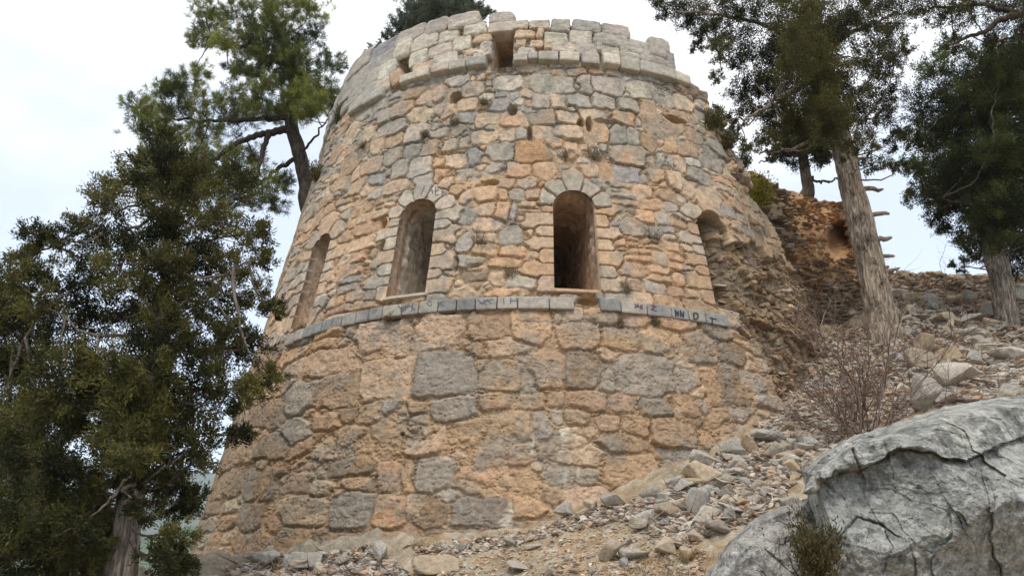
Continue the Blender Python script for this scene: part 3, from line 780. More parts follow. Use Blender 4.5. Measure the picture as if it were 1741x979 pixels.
# ------------------------------------------------------------------ painted and scratched writing
vv_, ff_ = [], []
for r_ in (ring0, ring):
    n0 = len(vv_); vv_ += [v.co + Vector(tower.location) for v in r_.data.vertices]; ff_ += [tuple(n0 + k for k in p.vertices) for p in r_.data.polygons]
bv = BVHTree.FromPolygons(vv_, ff_)
def strokes(name, lines, wpx, mat, on_ring, label=None):
    mb = MB()
    for ln in lines:
        ln = np.array(ln, float); pts = []
        for k in range(len(ln) - 1):
            m_ = max(2, int(np.hypot(*(ln[k + 1] - ln[k])) / 1.5))
            for t in np.linspace(0, 1, m_, endpoint=(k == len(ln) - 2)): pts.append(ln[k] + (ln[k + 1] - ln[k]) * t)
        pts = np.array(pts)
        if len(pts) < 2: continue
        T = np.gradient(pts, axis=0); T /= np.linalg.norm(T, axis=1)[:, None] + 1e-9
        Nn = np.stack([-T[:, 1], T[:, 0]], -1); L_, R_ = pts + Nn * wpx / 2, pts - Nn * wpx / 2
        out = []
        for q in np.concatenate([L_, R_]):
            if on_ring:
                d = Vector(ray(q[0], q[1])); d.normalize(); hit = bv.ray_cast(Vector((0, 0, 0)), d)
                if hit[0] is None:
                    th, hh = pix2cone(q[0], q[1], .08); p = cone(th, hh, .08)
                else: p = np.array(hit[0] - d * .004)
            else:
                th, hh = pix2cone(q[0], q[1], .03)
                p = cone(th, hh, float(wall_off(np.array(float(th)), np.array(float(hh)))) + .004)
            out.append(p)
        n = len(pts); i = np.arange(n - 1)
        mb.add(np.array(out), np.stack([i, i + 1, n + i + 1, n + i], -1))
    o = mb.build(name, mat, tower)
    if o and label: o['label'] = label
def letters(groups, wpx, mat, on_ring, label):
    for g in groups: strokes('graffiti', g, wpx, mat, on_ring, label)
letters([[[(1148, 526), (1149, 538)], [(1148, 527), (1153, 537), (1153, 528)]], [[(1157, 527), (1157, 539)], [(1157, 530), (1162, 540), (1162, 529)]],
         [[(1179, 532), (1180, 542), (1183, 543), (1187, 540), (1186, 533), (1179, 532)]], [[(1206, 540), (1218, 543)], [(1211, 541), (1211, 551)], [(1208, 551), (1213, 552)]]], 2.6, M_black, True, 'black painted letter')
letters([[[(1079, 517), (1085, 523)], [(1086, 516), (1079, 524)], [(1082, 520), (1092, 522)], [(1089, 518), (1093, 526)], [(1093, 518), (1088, 526)]], [[(1107, 519), (1116, 521), (1107, 526), (1117, 529)], [(1112, 518), (1111, 528)]]], 2.2, M_purple, True, 'smudged dark purple mark')
letters([[[(734, 513), (729, 511), (726, 516), (729, 520), (734, 519), (734, 516)]], [[(744, 512), (746, 521)]], [[(755, 511), (747, 516), (755, 520)]], [[(776, 510), (777, 519)]], [[(785, 510), (789, 515), (793, 510)], [(789, 515), (789, 519)]],
         [[(856, 507), (857, 517)]], [[(868, 506), (868, 516)], [(878, 506), (879, 516)], [(868, 511), (878, 511)]]], 1.5, M_faded, True, 'faint grey letter')
letters([[[(812, 508), (820, 517), (828, 509), (836, 517)], [(815, 516), (838, 508)], [(822, 508), (826, 519)]], [[(676, 517), (684, 531), (690, 518)], [(695, 516), (688, 528)], [(679, 524), (698, 520)], [(698, 520), (706, 528)], [(702, 515), (700, 529)]]], 1.8, M_faded, True, 'faded scribble')
letters([[[(717, 333), (723, 318)]], [[(729, 332), (734, 316), (737, 331)], [(731, 326), (737, 325)]], [[(748, 317), (742, 318), (741, 333), (747, 332)], [(742, 325), (747, 324)]], [[(752, 334), (753, 319), (760, 321), (759, 327), (753, 327), (761, 334)]]], 1.4, M_faded, False, 'thin grey letter on the arch stone')
letters([[[(532, 772), (545, 752), (549, 772)], [(537, 765), (548, 764)]], [[(571, 767), (575, 756), (580, 768)]], [[(590, 744), (592, 768)]], [[(599, 768), (598, 746), (609, 747), (610, 756), (599, 757)]]], 1.8, M_pale, False, 'pale scratched letter')

# ------------------------------------------------------------------ ground
CT = []   # x, y, z control points
def ctl(px, py, Y): CT.append(at(px, py, Y))
for px, py in [(345, 985), (390, 955), (450, 943), (560, 932), (640, 918), (760, 907), (880, 893), (960, 863), (1050, 836), (1130, 802), (1200, 768), (1262, 720)]:
    th, hh = pix2cone(px, py); CT.append(cone(th, hh, 0.0))
    CT.append(cone(th, hh + .25, -1.4))
for a in [(400, 985, 10.6), (640, 985, 9.7), (870, 985, 8.9), (1050, 985, 8.1), (1200, 990, 7.4), (1400, 985, 7.2), (1741, 985, 7.0),
          (1000, 930, 9.4), (1150, 900, 9.2), (1230, 850, 9.6), (1300, 790, 10.4), (1350, 750, 11.6), (1330, 690, 13.3), (1400, 690, 12.6), (1450, 710, 11.8), (1400, 640, 14.3), (1550, 650, 13.6), (1560, 700, 11.8), (1640, 605, 15.5), (1741, 585, 16.5), (1741, 690, 11.0),
          (1640, 690, 11.3), (1500, 580, 16.0), (1500, 520, 19), (1500, 476, 23.5), (1580, 494, 24), (1645, 507, 24.5), (1741, 478, 26.5), (1600, 540, 19), (1700, 540, 19), (1900, 560, 17), (1900, 480, 26), (1400, 560, 17.5), (1420, 480, 22), (2000, 800, 9), (1741, 850, 8.5)]:
    ctl(*a)
for p in [(-6, 3, -2.6), (0, 0, -1.6), (3, 0, -1.5), (0, 4, -1.2), (-4, 7, -1.0), (-9, 9, -1.8), (-7.5, 12, -.6), (-9, 16, -1.6), (-12, 8, -3.5), (5, 4, -.6), (-3, -4, -2), (4, -4, -1.8), (9, 4, .6), (12, 8, 2.2), (14, 27, 8.2), (9, 30, 8.6), (20, 20, 8.2), (20, 8, 3), (2, 26, 8.0), (-2, 24, 7.0), (4, 32, 8.6), (16, 34, 9.0), (24, 30, 9.2), (-12, 20, -4), (-9, 28, -2)]:
    CT.append(np.array(p, float))
CT = np.array(CT)
def tps_fit(X, v, lam=.02):
    n = len(X); d = np.linalg.norm(X[:, None] - X[None], axis=2); K = np.where(d > 0, d * d * np.log(d + 1e-9), 0) + lam * np.eye(n)
    Pm = np.hstack([np.ones((n, 1)), X]); A = np.block([[K, Pm], [Pm.T, np.zeros((3, 3))]])
    return np.linalg.solve(A, np.concatenate([v, np.zeros(3)])), X
def tps(fit, Q):
    w, X = fit; out = np.zeros(len(Q))
    for i in range(0, len(Q), 40000):
        q = Q[i:i + 40000]; d = np.linalg.norm(q[:, None] - X[None], axis=2)
        out[i:i + 40000] = (d * d * np.log(d + 1e-9)) @ w[:len(X)] + w[len(X)] + q @ w[len(X) + 1:]
    return out
TF = tps_fit(CT[:, :2], CT[:, 2], .6)
def ground_base(x, y):
    x = np.asarray(x, float); y = np.asarray(y, float); shp_ = x.shape; x = x.ravel(); y = y.ravel()
    xc, yc = np.clip(x, -13, 24), np.clip(y, -5, 34)
    z = tps(TF, np.stack([xc, yc], -1))
    # beyond the modelled slope the mountain falls away to the valley
    ex = np.hypot(x - xc, y - yc)
    z = z - .42 * ex * sstep(0, 8, ex); z = np.maximum(z, -60 - 0 * z) 
    return z.reshape(shp_)
def ground_z(x, y):
    z = ground_base(x, y)
    r = np.hypot(x, y - 10)
    near = sstep(45, 25, r)
    return z + near * (.12 * fbm(P2(x * 1.3, y * 1.3), 4, 101) + .07 * fbm(P2(x * 4.5, y * 4.5), 4, 102, .6))
def axis(lo, hi, c0, c1, step, g=1.18):
    a = list(np.arange(c0, c1, step)); s_ = step; v = c0
    l = []
    while v > lo: s_ *= g; v -= s_; l.append(v)
    r = []; s_ = step; v = a[-1]
    while v < hi: s_ *= g; v += s_; r.append(v)
    return np.array(l[::-1] + a + r)
gx = axis(-4000, 4000, -9, 19, .075); gy = axis(-4000, 6000, 4, 29, .075)
GX, GY = np.meshgrid(gx, gy, indexing='ij')
GZ = ground_z(GX, GY)
gn1, gn2 = fbm(P2(GX * .9, GY * .9), 4, 111), fbm(P2(GX * 4, GY * 4), 4, 112)
gv1, gv2, gvid = voro(GX / .17 + .6 * gn2, GY / .17 + .6 * gn1, 119)
ston = sstep(.05, .3, gv2 - gv1) * (gvid > .45)
near = sstep(30, 24, np.hypot(GX, GY - 12))
GZ = GZ + near * ston * (.02 + .05 * np.clip(gvid - .4, 0, 1))
gc = srgb(152, 130, 101)[None, None] * (1 + .25 * gn2[..., None])
m_ = sstep(-.1, .5, gn1)[..., None] * .6
gc = gc * (1 - m_) + srgb(140, 128, 108) * m_
gc = gc * (1 - ston[..., None] * .7) + (srgb(158, 150, 134) * (.8 + .4 * gvid[..., None])) * ston[..., None] * .7
hv1, hv2, hvid = voro(GX / .42 + .5 * gn2, GY / .6 + .5 * gn1, 129)
hs_ = near * sstep(2.5, 5, GZ) * sstep(.04, .22, hv2 - hv1) * (hvid > .25); GZ = GZ + hs_ * (.05 + .22 * hvid)
gc = gc * (1 - hs_[..., None] * .7) + (srgb(146, 130, 106) * (.75 + .5 * hvid[..., None])) * hs_[..., None] * .7
lft = (sstep(-.6, -2.2, GX + .25 * gn1) * near)
lv1, lv2, lvid = voro(GX / .5 + .7 * gn2 + .3 * gn1, GY / .25 + .6 * gn1, 139)
GZ = GZ + lft * sstep(.02, .25, lv2 - lv1) * .16 * lvid
gc = gc * (1 - lft[..., None] * .75) + (srgb(138, 130, 115) * (.75 + .45 * lvid[..., None]) * (1 + .3 * gn2[..., None])) * lft[..., None] * .75
hi_ = (sstep(3.5, 7.5, GZ) * sstep(6, 9, GX))[..., None] * .5
gc = gc * (1 - hi_) + srgb(122, 102, 80) * hi_
fa = sstep(30, 60, np.hypot(GX, GY))[..., None]
gc = gc * (1 - fa) + srgb(84, 94, 70) * fa
gr = mesh_np('ground', np.stack([GX, GY, GZ], -1).reshape(-1, 3), grid_faces(*GX.shape), M_soil, None, gc.reshape(-1, 3), smooth=True)
tag(gr, 'dry stony slope rising to the right of the tower', None, None, 'structure')

def gz_at(x, y):
    """height of the built ground sheet"""
    x = np.atleast_1d(np.asarray(x, float)); y = np.atleast_1d(np.asarray(y, float))
    i = np.clip(np.searchsorted(gx, x) - 1, 0, len(gx) - 2); j = np.clip(np.searchsorted(gy, y) - 1, 0, len(gy) - 2)
    fx = np.clip((x - gx[i]) / (gx[i + 1] - gx[i]), 0, 1); fy = np.clip((y - gy[j]) / (gy[j + 1] - gy[j]), 0, 1)
    return GZ[i, j] * (1 - fx) * (1 - fy) + GZ[i + 1, j] * fx * (1 - fy) + GZ[i, j + 1] * (1 - fx) * fy + GZ[i + 1, j + 1] * fx * fy
_T = np.arange(4, 34, .04)
def hit_ground(px, py):
    """march the pixel's ray onto the slope"""
    P = ray(px, py)[None] * _T[:, None]
    b_ = np.nonzero(P[:, 2] < gz_at(P[:, 0], P[:, 1]) + .01)[0]
    return None if len(b_) == 0 else P[b_[0]].copy()

# ------------------------------------------------------------------ ruined wall to the right of the tower
RC = [(1270, 300, 19.2), (1300, 305, 19.6), (1330, 325, 20.4), (1380, 338, 21.2), (1440, 352, 22), (1480, 395, 23), (1510, 460, 23.4), (1540, 480, 24),
      (1270, 380, 17.6), (1330, 400, 18.2), (1400, 420, 19.8), (1460, 440, 20.8), (1270, 470, 16.4), (1330, 480, 17.0), (1400, 500, 18.0), (1460, 520, 18.6), (1520, 540, 19),
      (1270, 560, 15.4), (1330, 570, 15.8), (1400, 580, 16.4), (1460, 600, 16.6), (1520, 620, 16), (1270, 660, 14.4), (1330, 670, 14.3), (1400, 680, 14.0), (1460, 690, 14), (1290, 720, 13.6), (1400, 740, 13.3), (1520, 700, 14)]
RC = np.array(RC, float)
RF = tps_fit(RC[:, :2] / 100, RC[:, 2], .05)
def ruin_top(px): return np.interp(px, [1250, 1285, 1300, 1325, 1345, 1380, 1405, 1440, 1462, 1480, 1500, 1530, 1560], [292, 296, 302, 322, 326, 338, 343, 350, 372, 402, 448, 474, 486])
nu, nv = 190, 230
uu = np.linspace(1248, 1545, nu); vv = np.linspace(0, 1, nv)
PX = np.repeat(uu[:, None], nv, 1); TOPY = ruin_top(PX) + 3 * vnoise(P2(PX / 9, PX * 0), 131)
PY = TOPY + (745 - TOPY) * vv[None] ** 1.0
YD = tps(RF, np.stack([PX.ravel(), PY.ravel()], -1) / 100).reshape(nu, nv)
hole = np.hypot((PX - 1424) / 25, (PY - 408) / 36)
YD = YD + 1.5 * (1 - sstep(.6, 1.1, hole))
YD = YD + .22 * fbm(np.stack([PX / 30, PY / 18, 0 * PX], -1), 4, 133) - .0
RV = at(PX, PY, YD)
# round the crest backwards so that it has thickness
back = [RV[:, 0] + np.array([0, d, -dz]) for d, dz in ((.5, -.02), (1.4, .15), (2.6, 1.2), (2.8, 4))]
RVA = np.concatenate([np.stack(back[::-1], 1), RV], 1)
rn = fbm(RVA * 2.5, 4, 134)[..., None]
def ruin_col(px, py, n):
    o_ = np.clip(sstep(1325, 1365, px) * sstep(520, 430, py), 0, 1)[..., None]
    return (srgb(126, 109, 88) * (1 - o_) + srgb(180, 142, 104) * o_) * (1 + .35 * n)
cpx = np.concatenate([np.repeat(PX[:, :1], 4, 1), PX], 1); cpy = np.concatenate([np.repeat(PY[:, :1], 4, 1), PY], 1)
ruin = empty('ruined_wall', tuple(at(1380, 620, 15.5)))
tag(ruin, 'collapsed rubble wall core beside the right edge of the round tower', 'ruined wall')
mesh_np('core', RVA.reshape(-1, 3) - np.array(ruin.location), grid_faces(nu, nv + 4), M_rub, ruin, ruin_col(cpx, cpy, rn).reshape(-1, 3), smooth=True)

# rock shapes
def hull_rock(seed, npts=13, sub=1, flat=.6, noise=.06):
    r = random.Random(seed); bm = bmesh.new()
    for i in range(npts):
        v = Vector((r.gauss(0, 1), r.gauss(0, 1), r.gauss(0, 1))).normalized() * r.uniform(.8, 1.0)
        bm.verts.new((v.x, v.y * .85, v.z * flat))
    res = bmesh.ops.convex_hull(bm, input=bm.verts[:])
    junk = [g for g in res['geom_interior'] if isinstance(g, bmesh.types.BMVert)] + [g for g in res['geom_unused'] if isinstance(g, bmesh.types.BMVert)]
    bmesh.ops.delete(bm, geom=list(set(junk)), context='VERTS')
    if sub:
        bmesh.ops.bevel(bm, geom=bm.edges[:], offset=.09, segments=2 if sub > 1 else 1, affect='EDGES', profile=.6)
        bmesh.ops.triangulate(bm, faces=bm.faces[:])
    for k in range(sub - 1):
        bmesh.ops.subdivide_edges(bm, edges=[e for e in bm.edges if e.calc_length() > .12], cuts=1, use_grid_fill=True)
        bmesh.ops.triangulate(bm, faces=bm.faces[:])
    V = np.array([v.co[:] for v in bm.verts]); bm.faces.ensure_lookup_table(); bm.verts.index_update()
    Fq = np.array([[v.index for v in f.verts] for f in bm.faces]); bm.free()
    d = fbm(V * 2.2 + seed, 4, 141); d2 = fbm(V * 7 + seed, 3, 142)
    nrm = V / (np.linalg.norm(V, axis=1)[:, None] + 1e-6)
    V = V + nrm * (d * noise * 1.6 + d2 * noise * .5)[:, None]
    return V, Fq
LOWR = [hull_rock(100 + i, 11, 1, random.uniform(.4, .75), .03) for i in range(14)]
def rotm(rx, ry, rz): return np.array(Matrix.Rotation(rz, 3, 'Z') @ Matrix.Rotation(ry, 3, 'Y') @ Matrix.Rotation(rx, 3, 'X'))
def put_rock(mb, P, size, col, flat=1.0, tilt=.35):
    V, Fq = random.choice(LOWR)
    R_ = rotm(random.gauss(0, tilt), random.gauss(0, tilt), random.uniform(0, 6.28))
    W = (V * np.array([size * random.uniform(.8, 1.3), size * random.uniform(.8, 1.1), size * flat])) @ R_.T + P
    mb.add(W, Fq, np.clip(col, .03, .6))
rb = MB()
for i in range(4600):
    px = random.uniform(1258, 1535); tp = float(ruin_top(px)); py = random.uniform(tp, min(720, tp + 420))
    if math.hypot((px - 1424) / 24, (py - 408) / 34) < 1: continue
    if px < 1330 and py > 330 and random.random() < .35: continue
    Y = float(tps(RF, np.array([[px, py]]) / 100)[0]) + random.uniform(-.12, .06)
    P = at(px, py, Y)
    big = random.random() < .12
    sz = random.uniform(.16, .30) if big else random.uniform(.06, .17)
    c = ruin_col(np.array(px + random.uniform(-25, 25)), np.array(py + random.uniform(-25, 25)), 0) * random.uniform(.75, 1.25)
    if random.random() < .22: c = PAL['d'] * random.uniform(.8, 1.15)
    if random.random() < .08: c = PAL['g'] * random.uniform(.8, 1.1)
    put_rock(rb, P, sz, c, random.uniform(.3, .65), .2)
o = rb.build('rubble', M_rub, ruin); o['kind'] = 'stuff'

cb = MB(); ii_, jj_ = np.nonzero(inn & (Hg > -.2) & (Hg < 6.0) & (Sg < 1.25 * SC))
for q_ in RNG.integers(0, len(ii_), 1500):
    i_, j_ = ii_[q_], jj_[q_]; de_ = dist_e[i_, j_]
    if de_ < .10: continue
    sz = random.uniform(.05, .13) if random.random() < .8 else random.uniform(.13, .22)
    sz = min(sz, de_ * .8)
    P = cone(np.array(THg[i_, j_]), np.array(Hg[i_, j_]), H[i_, j_] - sz * .25)
    put_rock(cb, P, sz, (PAL['t'] * .5 + PAL['d'] * .5 if random.random() < .6 else PAL[random.choice('dtgo')] * .92) * random.uniform(.8, 1.15), random.uniform(.4, .75), .25)
o = cb.build('core_rubble', M_rub, tower); o['kind'] = 'stuff'
# ------------------------------------------------------------------ boulders
def inflate(name, poly, Y0, thick, label, cracks=(), colf=None, n=(230, 170), Yslope=(0, 0), rough=.06, pw=2.2, slabs=(), planes=(), fk=1.0):
    poly = np.array(poly, float); cx, cy = poly.mean(0)
    # radial grid around the centre, outline as radius function, front and back halves
    Q = np.vstack([poly, poly[:1]]); seg = np.linalg.norm(np.diff(Q, axis=0), axis=1); cl = np.concatenate([[0], np.cumsum(seg)])
    na, nr = n
    def facet(P):
        out = 0
        for f_, a_, sd_ in ((1.5, 1.0, 157), (3.7, .45, 159)):
            b1, b2, rid = voro(P[..., 0] * f_ + .35 * fbm(P * 2, 3, 155), P[..., 2] * f_ * 1.25 + .5 * P[..., 1] + .35 * fbm(P * 2, 3, 156), sd_)
            tl = fbm(P2(rid * 40, rid * 17), 1, 160); out = out + a_ * ((rid - .5) * .55 + 1.2 * b1 * tl)
        return out
    tt = np.linspace(0, cl[-1], na, endpoint=False)
    ox, oy = np.interp(tt, cl, Q[:, 0]), np.interp(tt, cl, Q[:, 1])
    j = 9 * fbm(P2(np.cos(tt / cl[-1] * 6.283) * 6, np.sin(tt / cl[-1] * 6.283) * 6, Y0), 6, 151, .6)
    dx, dy = ox - cx, oy - cy; rr = np.hypot(dx, dy); ox, oy = ox + dx / rr * j, oy + dy / rr * j
    fr = np.linspace(0, 1, nr)
    PXb = cx + (ox - cx)[:, None] * fr[None]; PYb = cy + (oy - cy)[:, None] * fr[None]
    prof = (1 - fr ** pw) ** (1 / pw)
    sl = Yslope[0] * (PXb - cx) / 100 + Yslope[1] * (PYb - cy) / 100
    Vs = []
    for sgn in (-1, 1):
        Yd = Y0 + sl + sgn * thick * prof[None] * (1 if sgn < 0 else .8)
        if planes and sgn < 0:
            wq = 26 * fbm(P2(PXb / 60, PYb / 60, 3.0), 4, 173); wr = 26 * fbm(P2(PXb / 60, PYb / 60, 8.0), 4, 176)
            pl_ = np.max(np.stack([a * (PXb + wq - cx) / 100 + b_ * (PYb + wr - cy) / 100 + c_ for a, b_, c_ in planes]), axis=0)
            k_ = sstep(1.0, .88, fr)[None]; Yd = (Y0 + sl) * (1 - k_) + (Y0 + np.minimum(pl_, sl * 0 + .9)) * k_
        P = at(PXb, PYb, Yd)
        P = P + (P / np.linalg.norm(P, axis=-1)[..., None]) * ((fbm(P * 1.6, 5, 161) * rough * 2.4 + (np.abs(fbm(P * 3.1, 4, 163)) - .2) * rough * 1.3 + fbm(P * 9, 5, 162, .6) * rough * .75))[..., None] * np.minimum(1, 3 * (1 - fr) + .35)[None, :, None]
        P = P + (P / np.linalg.norm(P, axis=-1)[..., None]) * (facet(P) * rough * 1.5 * fk * np.minimum(1, 3 * (1 - fr))[None, :])[..., None]
        if sgn < 0:
            D = np.zeros(PXb.shape); crackm = np.zeros(PXb.shape)
            wpx = PXb + 7 * fbm(P2(PXb / 22, PYb / 22), 3, 171); wpy = PYb + 7 * fbm(P2(PXb / 22, PYb / 22), 3, 172)
            for (ln, wd, dp) in cracks:
                ln = np.array(ln, float); dm = np.full(PXb.shape, 1e9); side_ = np.zeros(PXb.shape)
                for k in range(len(ln) - 1):
                    a, b_ = ln[k], ln[k + 1]; ab = b_ - a; L2 = (ab ** 2).sum()
                    t = np.clip(((wpx - a[0]) * ab[0] + (wpy - a[1]) * ab[1]) / L2, 0, 1)
                    dn_ = np.hypot(wpx - a[0] - t * ab[0], wpy - a[1] - t * ab[1]); cr_ = np.sign(ab[0] * (wpy - a[1]) - ab[1] * (wpx - a[0]))
                    side_ = np.where(dn_ < dm, cr_, side_); dm = np.minimum(dm, dn_)
                wv = wd * (.45 + .55 * np.abs(fbm(P2(PXb / 35, PYb / 35, dp * 99), 3, 174)) * 2.2); D = D + .30 * dp * side_ * np.exp(-dm / 26) - .0 + .38 * dp * np.exp(-(dm / wv) ** 2) * (.2 + .8 * sstep(-.25, .25, fbm(P2(PXb / 50, PYb / 50, dp * 55), 2, 175)))
            for (pl, dp) in slabs:
                pl = np.array(pl, float); ins = np.zeros(PXb.shape, bool); m_ = len(pl)
                for k in range(m_):
                    x1, y1 = pl[k]; x2, y2 = pl[(k + 1) % m_]
                    cnd = ((y1 > wpy) != (y2 > wpy)) & (wpx < (x2 - x1) * (wpy - y1) / (y2 - y1 + 1e-9) + x1); ins ^= cnd
                D = D + np.where(ins, dp, 0)
            P = P + (P / np.linalg.norm(P, axis=-1)[..., None]) * D[..., None]
        Vs.append(P)
    nF = na * nr
    i = np.arange(na)[:, None]; i2 = (i + 1) % na; k = np.arange(nr - 1)[None]
    f1 = np.stack([i * nr + k, i * nr + k + 1, i2 * nr + k + 1, i2 * nr + k], -1).reshape(-1, 4)
    f2 = np.stack([i * nr + k, i2 * nr + k, i2 * nr + k + 1, i * nr + k + 1], -1).reshape(-1, 4) + nF
    V = np.concatenate([Vs[0].reshape(-1, 3), Vs[1].reshape(-1, 3)])
    pxp = np.concatenate([PXb.ravel(), PXb.ravel()]); pyp = np.concatenate([PYb.ravel(), PYb.ravel()])
    c = colf(V, pxp, pyp)
    base = V[V[:, 2].argmin()].copy()
    o = mesh_np(name, V - base, np.concatenate([f1, f2]), M_boul, None, np.clip(c, .03, .6), smooth=True)
    o.location = base
    tag(o, label, 'boulder'); return o
def boul_col(V, px, py, lich=None, base=(148, 147, 140)):
    n1, n2, n3 = fbm(V * 1.7, 4, 181), fbm(V * 16, 5, 182, .62), fbm(V * 5, 4, 183)
    c = srgb(*base)[None] * (1 + .28 * n1[:, None] + .12 * n2[:, None] + .22 * n3[:, None])
    wt = np.zeros(len(V)) if lich is None else lich(px, py)
    lm = np.clip(sstep(.0, .2, .35 * n2 + .7 * n3 - .32 + .50 * wt), 0, 1)[:, None] * .7
    c = c * (1 - lm) + srgb(164, 162, 152) * lm
    dm = sstep(.10, .26, fbm(V * 8 + 31, 4, 184) + .14 * wt - .12)[:, None] * .5
    return c * (1 - dm) + srgb(70, 71, 71) * dm
inflate('boulder', [(1360, 800), (1395, 772), (1430, 748), (1475, 733), (1512, 722), (1560, 702), (1610, 690), (1680, 679), (1741, 672), (1830, 690), (1900, 800), (1920, 1000), (1850, 1150), (1600, 1180), (1400, 1120), (1375, 1020), (1395, 950), (1385, 880), (1372, 840)], 6.6, 1.5,
        'huge cracked grey boulder with pale lichen filling the bottom right corner', n=(520, 330), Yslope=(-.10, -.30), rough=.06, fk=.55,
        planes=[(-.10, -.12, -1.15), (-.05, -1.05, -2.10), (-.95, -.15, -2.75), (.22, -.55, -1.55), (.10, .30, -1.45), (-.42, .22, -1.75)],
        cracks=[([(1380, 826), (1420, 806), (1470, 794), (1508, 772), (1530, 762), (1560, 764), (1600, 775), (1640, 782), (1668, 770), (1700, 756), (1741, 742)], 3.2, .10),
                ([(1452, 763), (1461, 795)], 2.5, .07), ([(1500, 740), (1508, 770)], 2.5, .06), ([(1690, 870), (1682, 915), (1700, 960), (1706, 1010)], 3, .07), ([(1410, 935), (1460, 880), (1500, 893), (1540, 915), (1560, 950), (1558, 990)], 2.6, .06),
                ([(1500, 895), (1520, 930), (1508, 960)], 2.4, .06), ([(1672, 815), (1684, 865)], 2.4, .05), ([(1612, 850), (1640, 900), (1650, 890)], 2.2, .04)],
        slabs=[([(1380, 822), (1420, 802), (1470, 790), (1508, 770), (1530, 760), (1600, 773), (1645, 780), (1700, 752), (1760, 736), (1800, 640), (1350, 640)], -.10),
               ([(1410, 940), (1462, 884), (1540, 915), (1562, 950), (1560, 1100), (1390, 1100)], -.06), ([(1612, 850), (1660, 810), (1684, 860), (1650, 895)], -.06)],
        colf=lambda V, px, py: boul_col(V, px, py, lambda a, b_: np.clip(sstep(0, 20, np.interp(a, [1380, 1470, 1530, 1640, 1741], [826, 794, 762, 782, 742]) - b_), 0, 1) * .9))
inflate('boulder', [(1366, 838), (1378, 796), (1420, 762), (1462, 738), (1506, 724), (1528, 748), (1504, 776), (1470, 798), (1425, 812), (1392, 842)], 6.0, .28,
        'mottled white and dark ledge rock on the left shoulder of the huge boulder', n=(260, 120), Yslope=(.1, -.3), rough=.06,
        cracks=[([(1452, 745), (1461, 800)], 2.5, .06)], colf=lambda V, px, py: boul_col(V, px, py, lambda a, b_: .9 + 0 * a, (150, 148, 142)))
inflate('boulder', [(1175, 1010), (1205, 968), (1240, 915), (1285, 880), (1330, 862), (1375, 848), (1420, 870), (1440, 960), (1440, 1080), (1300, 1120), (1190, 1090)], 6.9, .75,
        'pale lichen covered boulder in front of the slope, left of the small bush', n=(300, 170), Yslope=(-.1, -.35), rough=.06, planes=[(.05, -.2, -.62), (-.55, -.3, -.85), (.5, -.75, -.9), (-.1, -.9, -.95)],
        cracks=[([(1290, 880), (1300, 930), (1330, 960)], 2.5, .05), ([(1340, 870), (1335, 940), (1370, 1000)], 2.5, .06)],
        colf=lambda V, px, py: boul_col(V, px, py, lambda a, b_: .6 + 0 * a, (150, 145, 138)))

# ------------------------------------------------------------------ loose rocks, each one a thing
HIR = [hull_rock(300 + i, random.choice((9, 11, 13)), 2, random.uniform(.5, .85), .05) for i in range(16)]
ROCKME = []
for V, Fq in HIR:
    o = mesh_np('rock', V, Fq, M_rock); ROCKME.append(o.data); bpy.data.objects.remove(o)
def place_rock(px, py, wpx, hpx, label, group=None, yaw=None, sink=.16, mi=None, P=None):
    if P is None:
        P = hit_ground(px, py + hpx * .35)
    if P is None: return None
    k = np.linalg.norm(P); m = F / k * .93
    o = bpy.data.objects.new('rock', ROCKME[mi if mi is not None else random.randrange(len(ROCKME))]); COL.objects.link(o)
    a = wpx / m / 2 / .85; c = hpx / m / 2 / .56
    o.scale = (a, a * random.uniform(.7, 1.0), c)
    o.rotation_euler = (random.gauss(0, .12), random.gauss(0, .12), yaw if yaw is not None else random.uniform(-.5, .5) + random.choice((0, math.pi)))
    z = float(gz_at(P[0], P[1])[0])
    o.location = (P[0], P[1], z + c * .62 * (1 - 2 * sink))
    tag(o, label, 'rock', group); return o
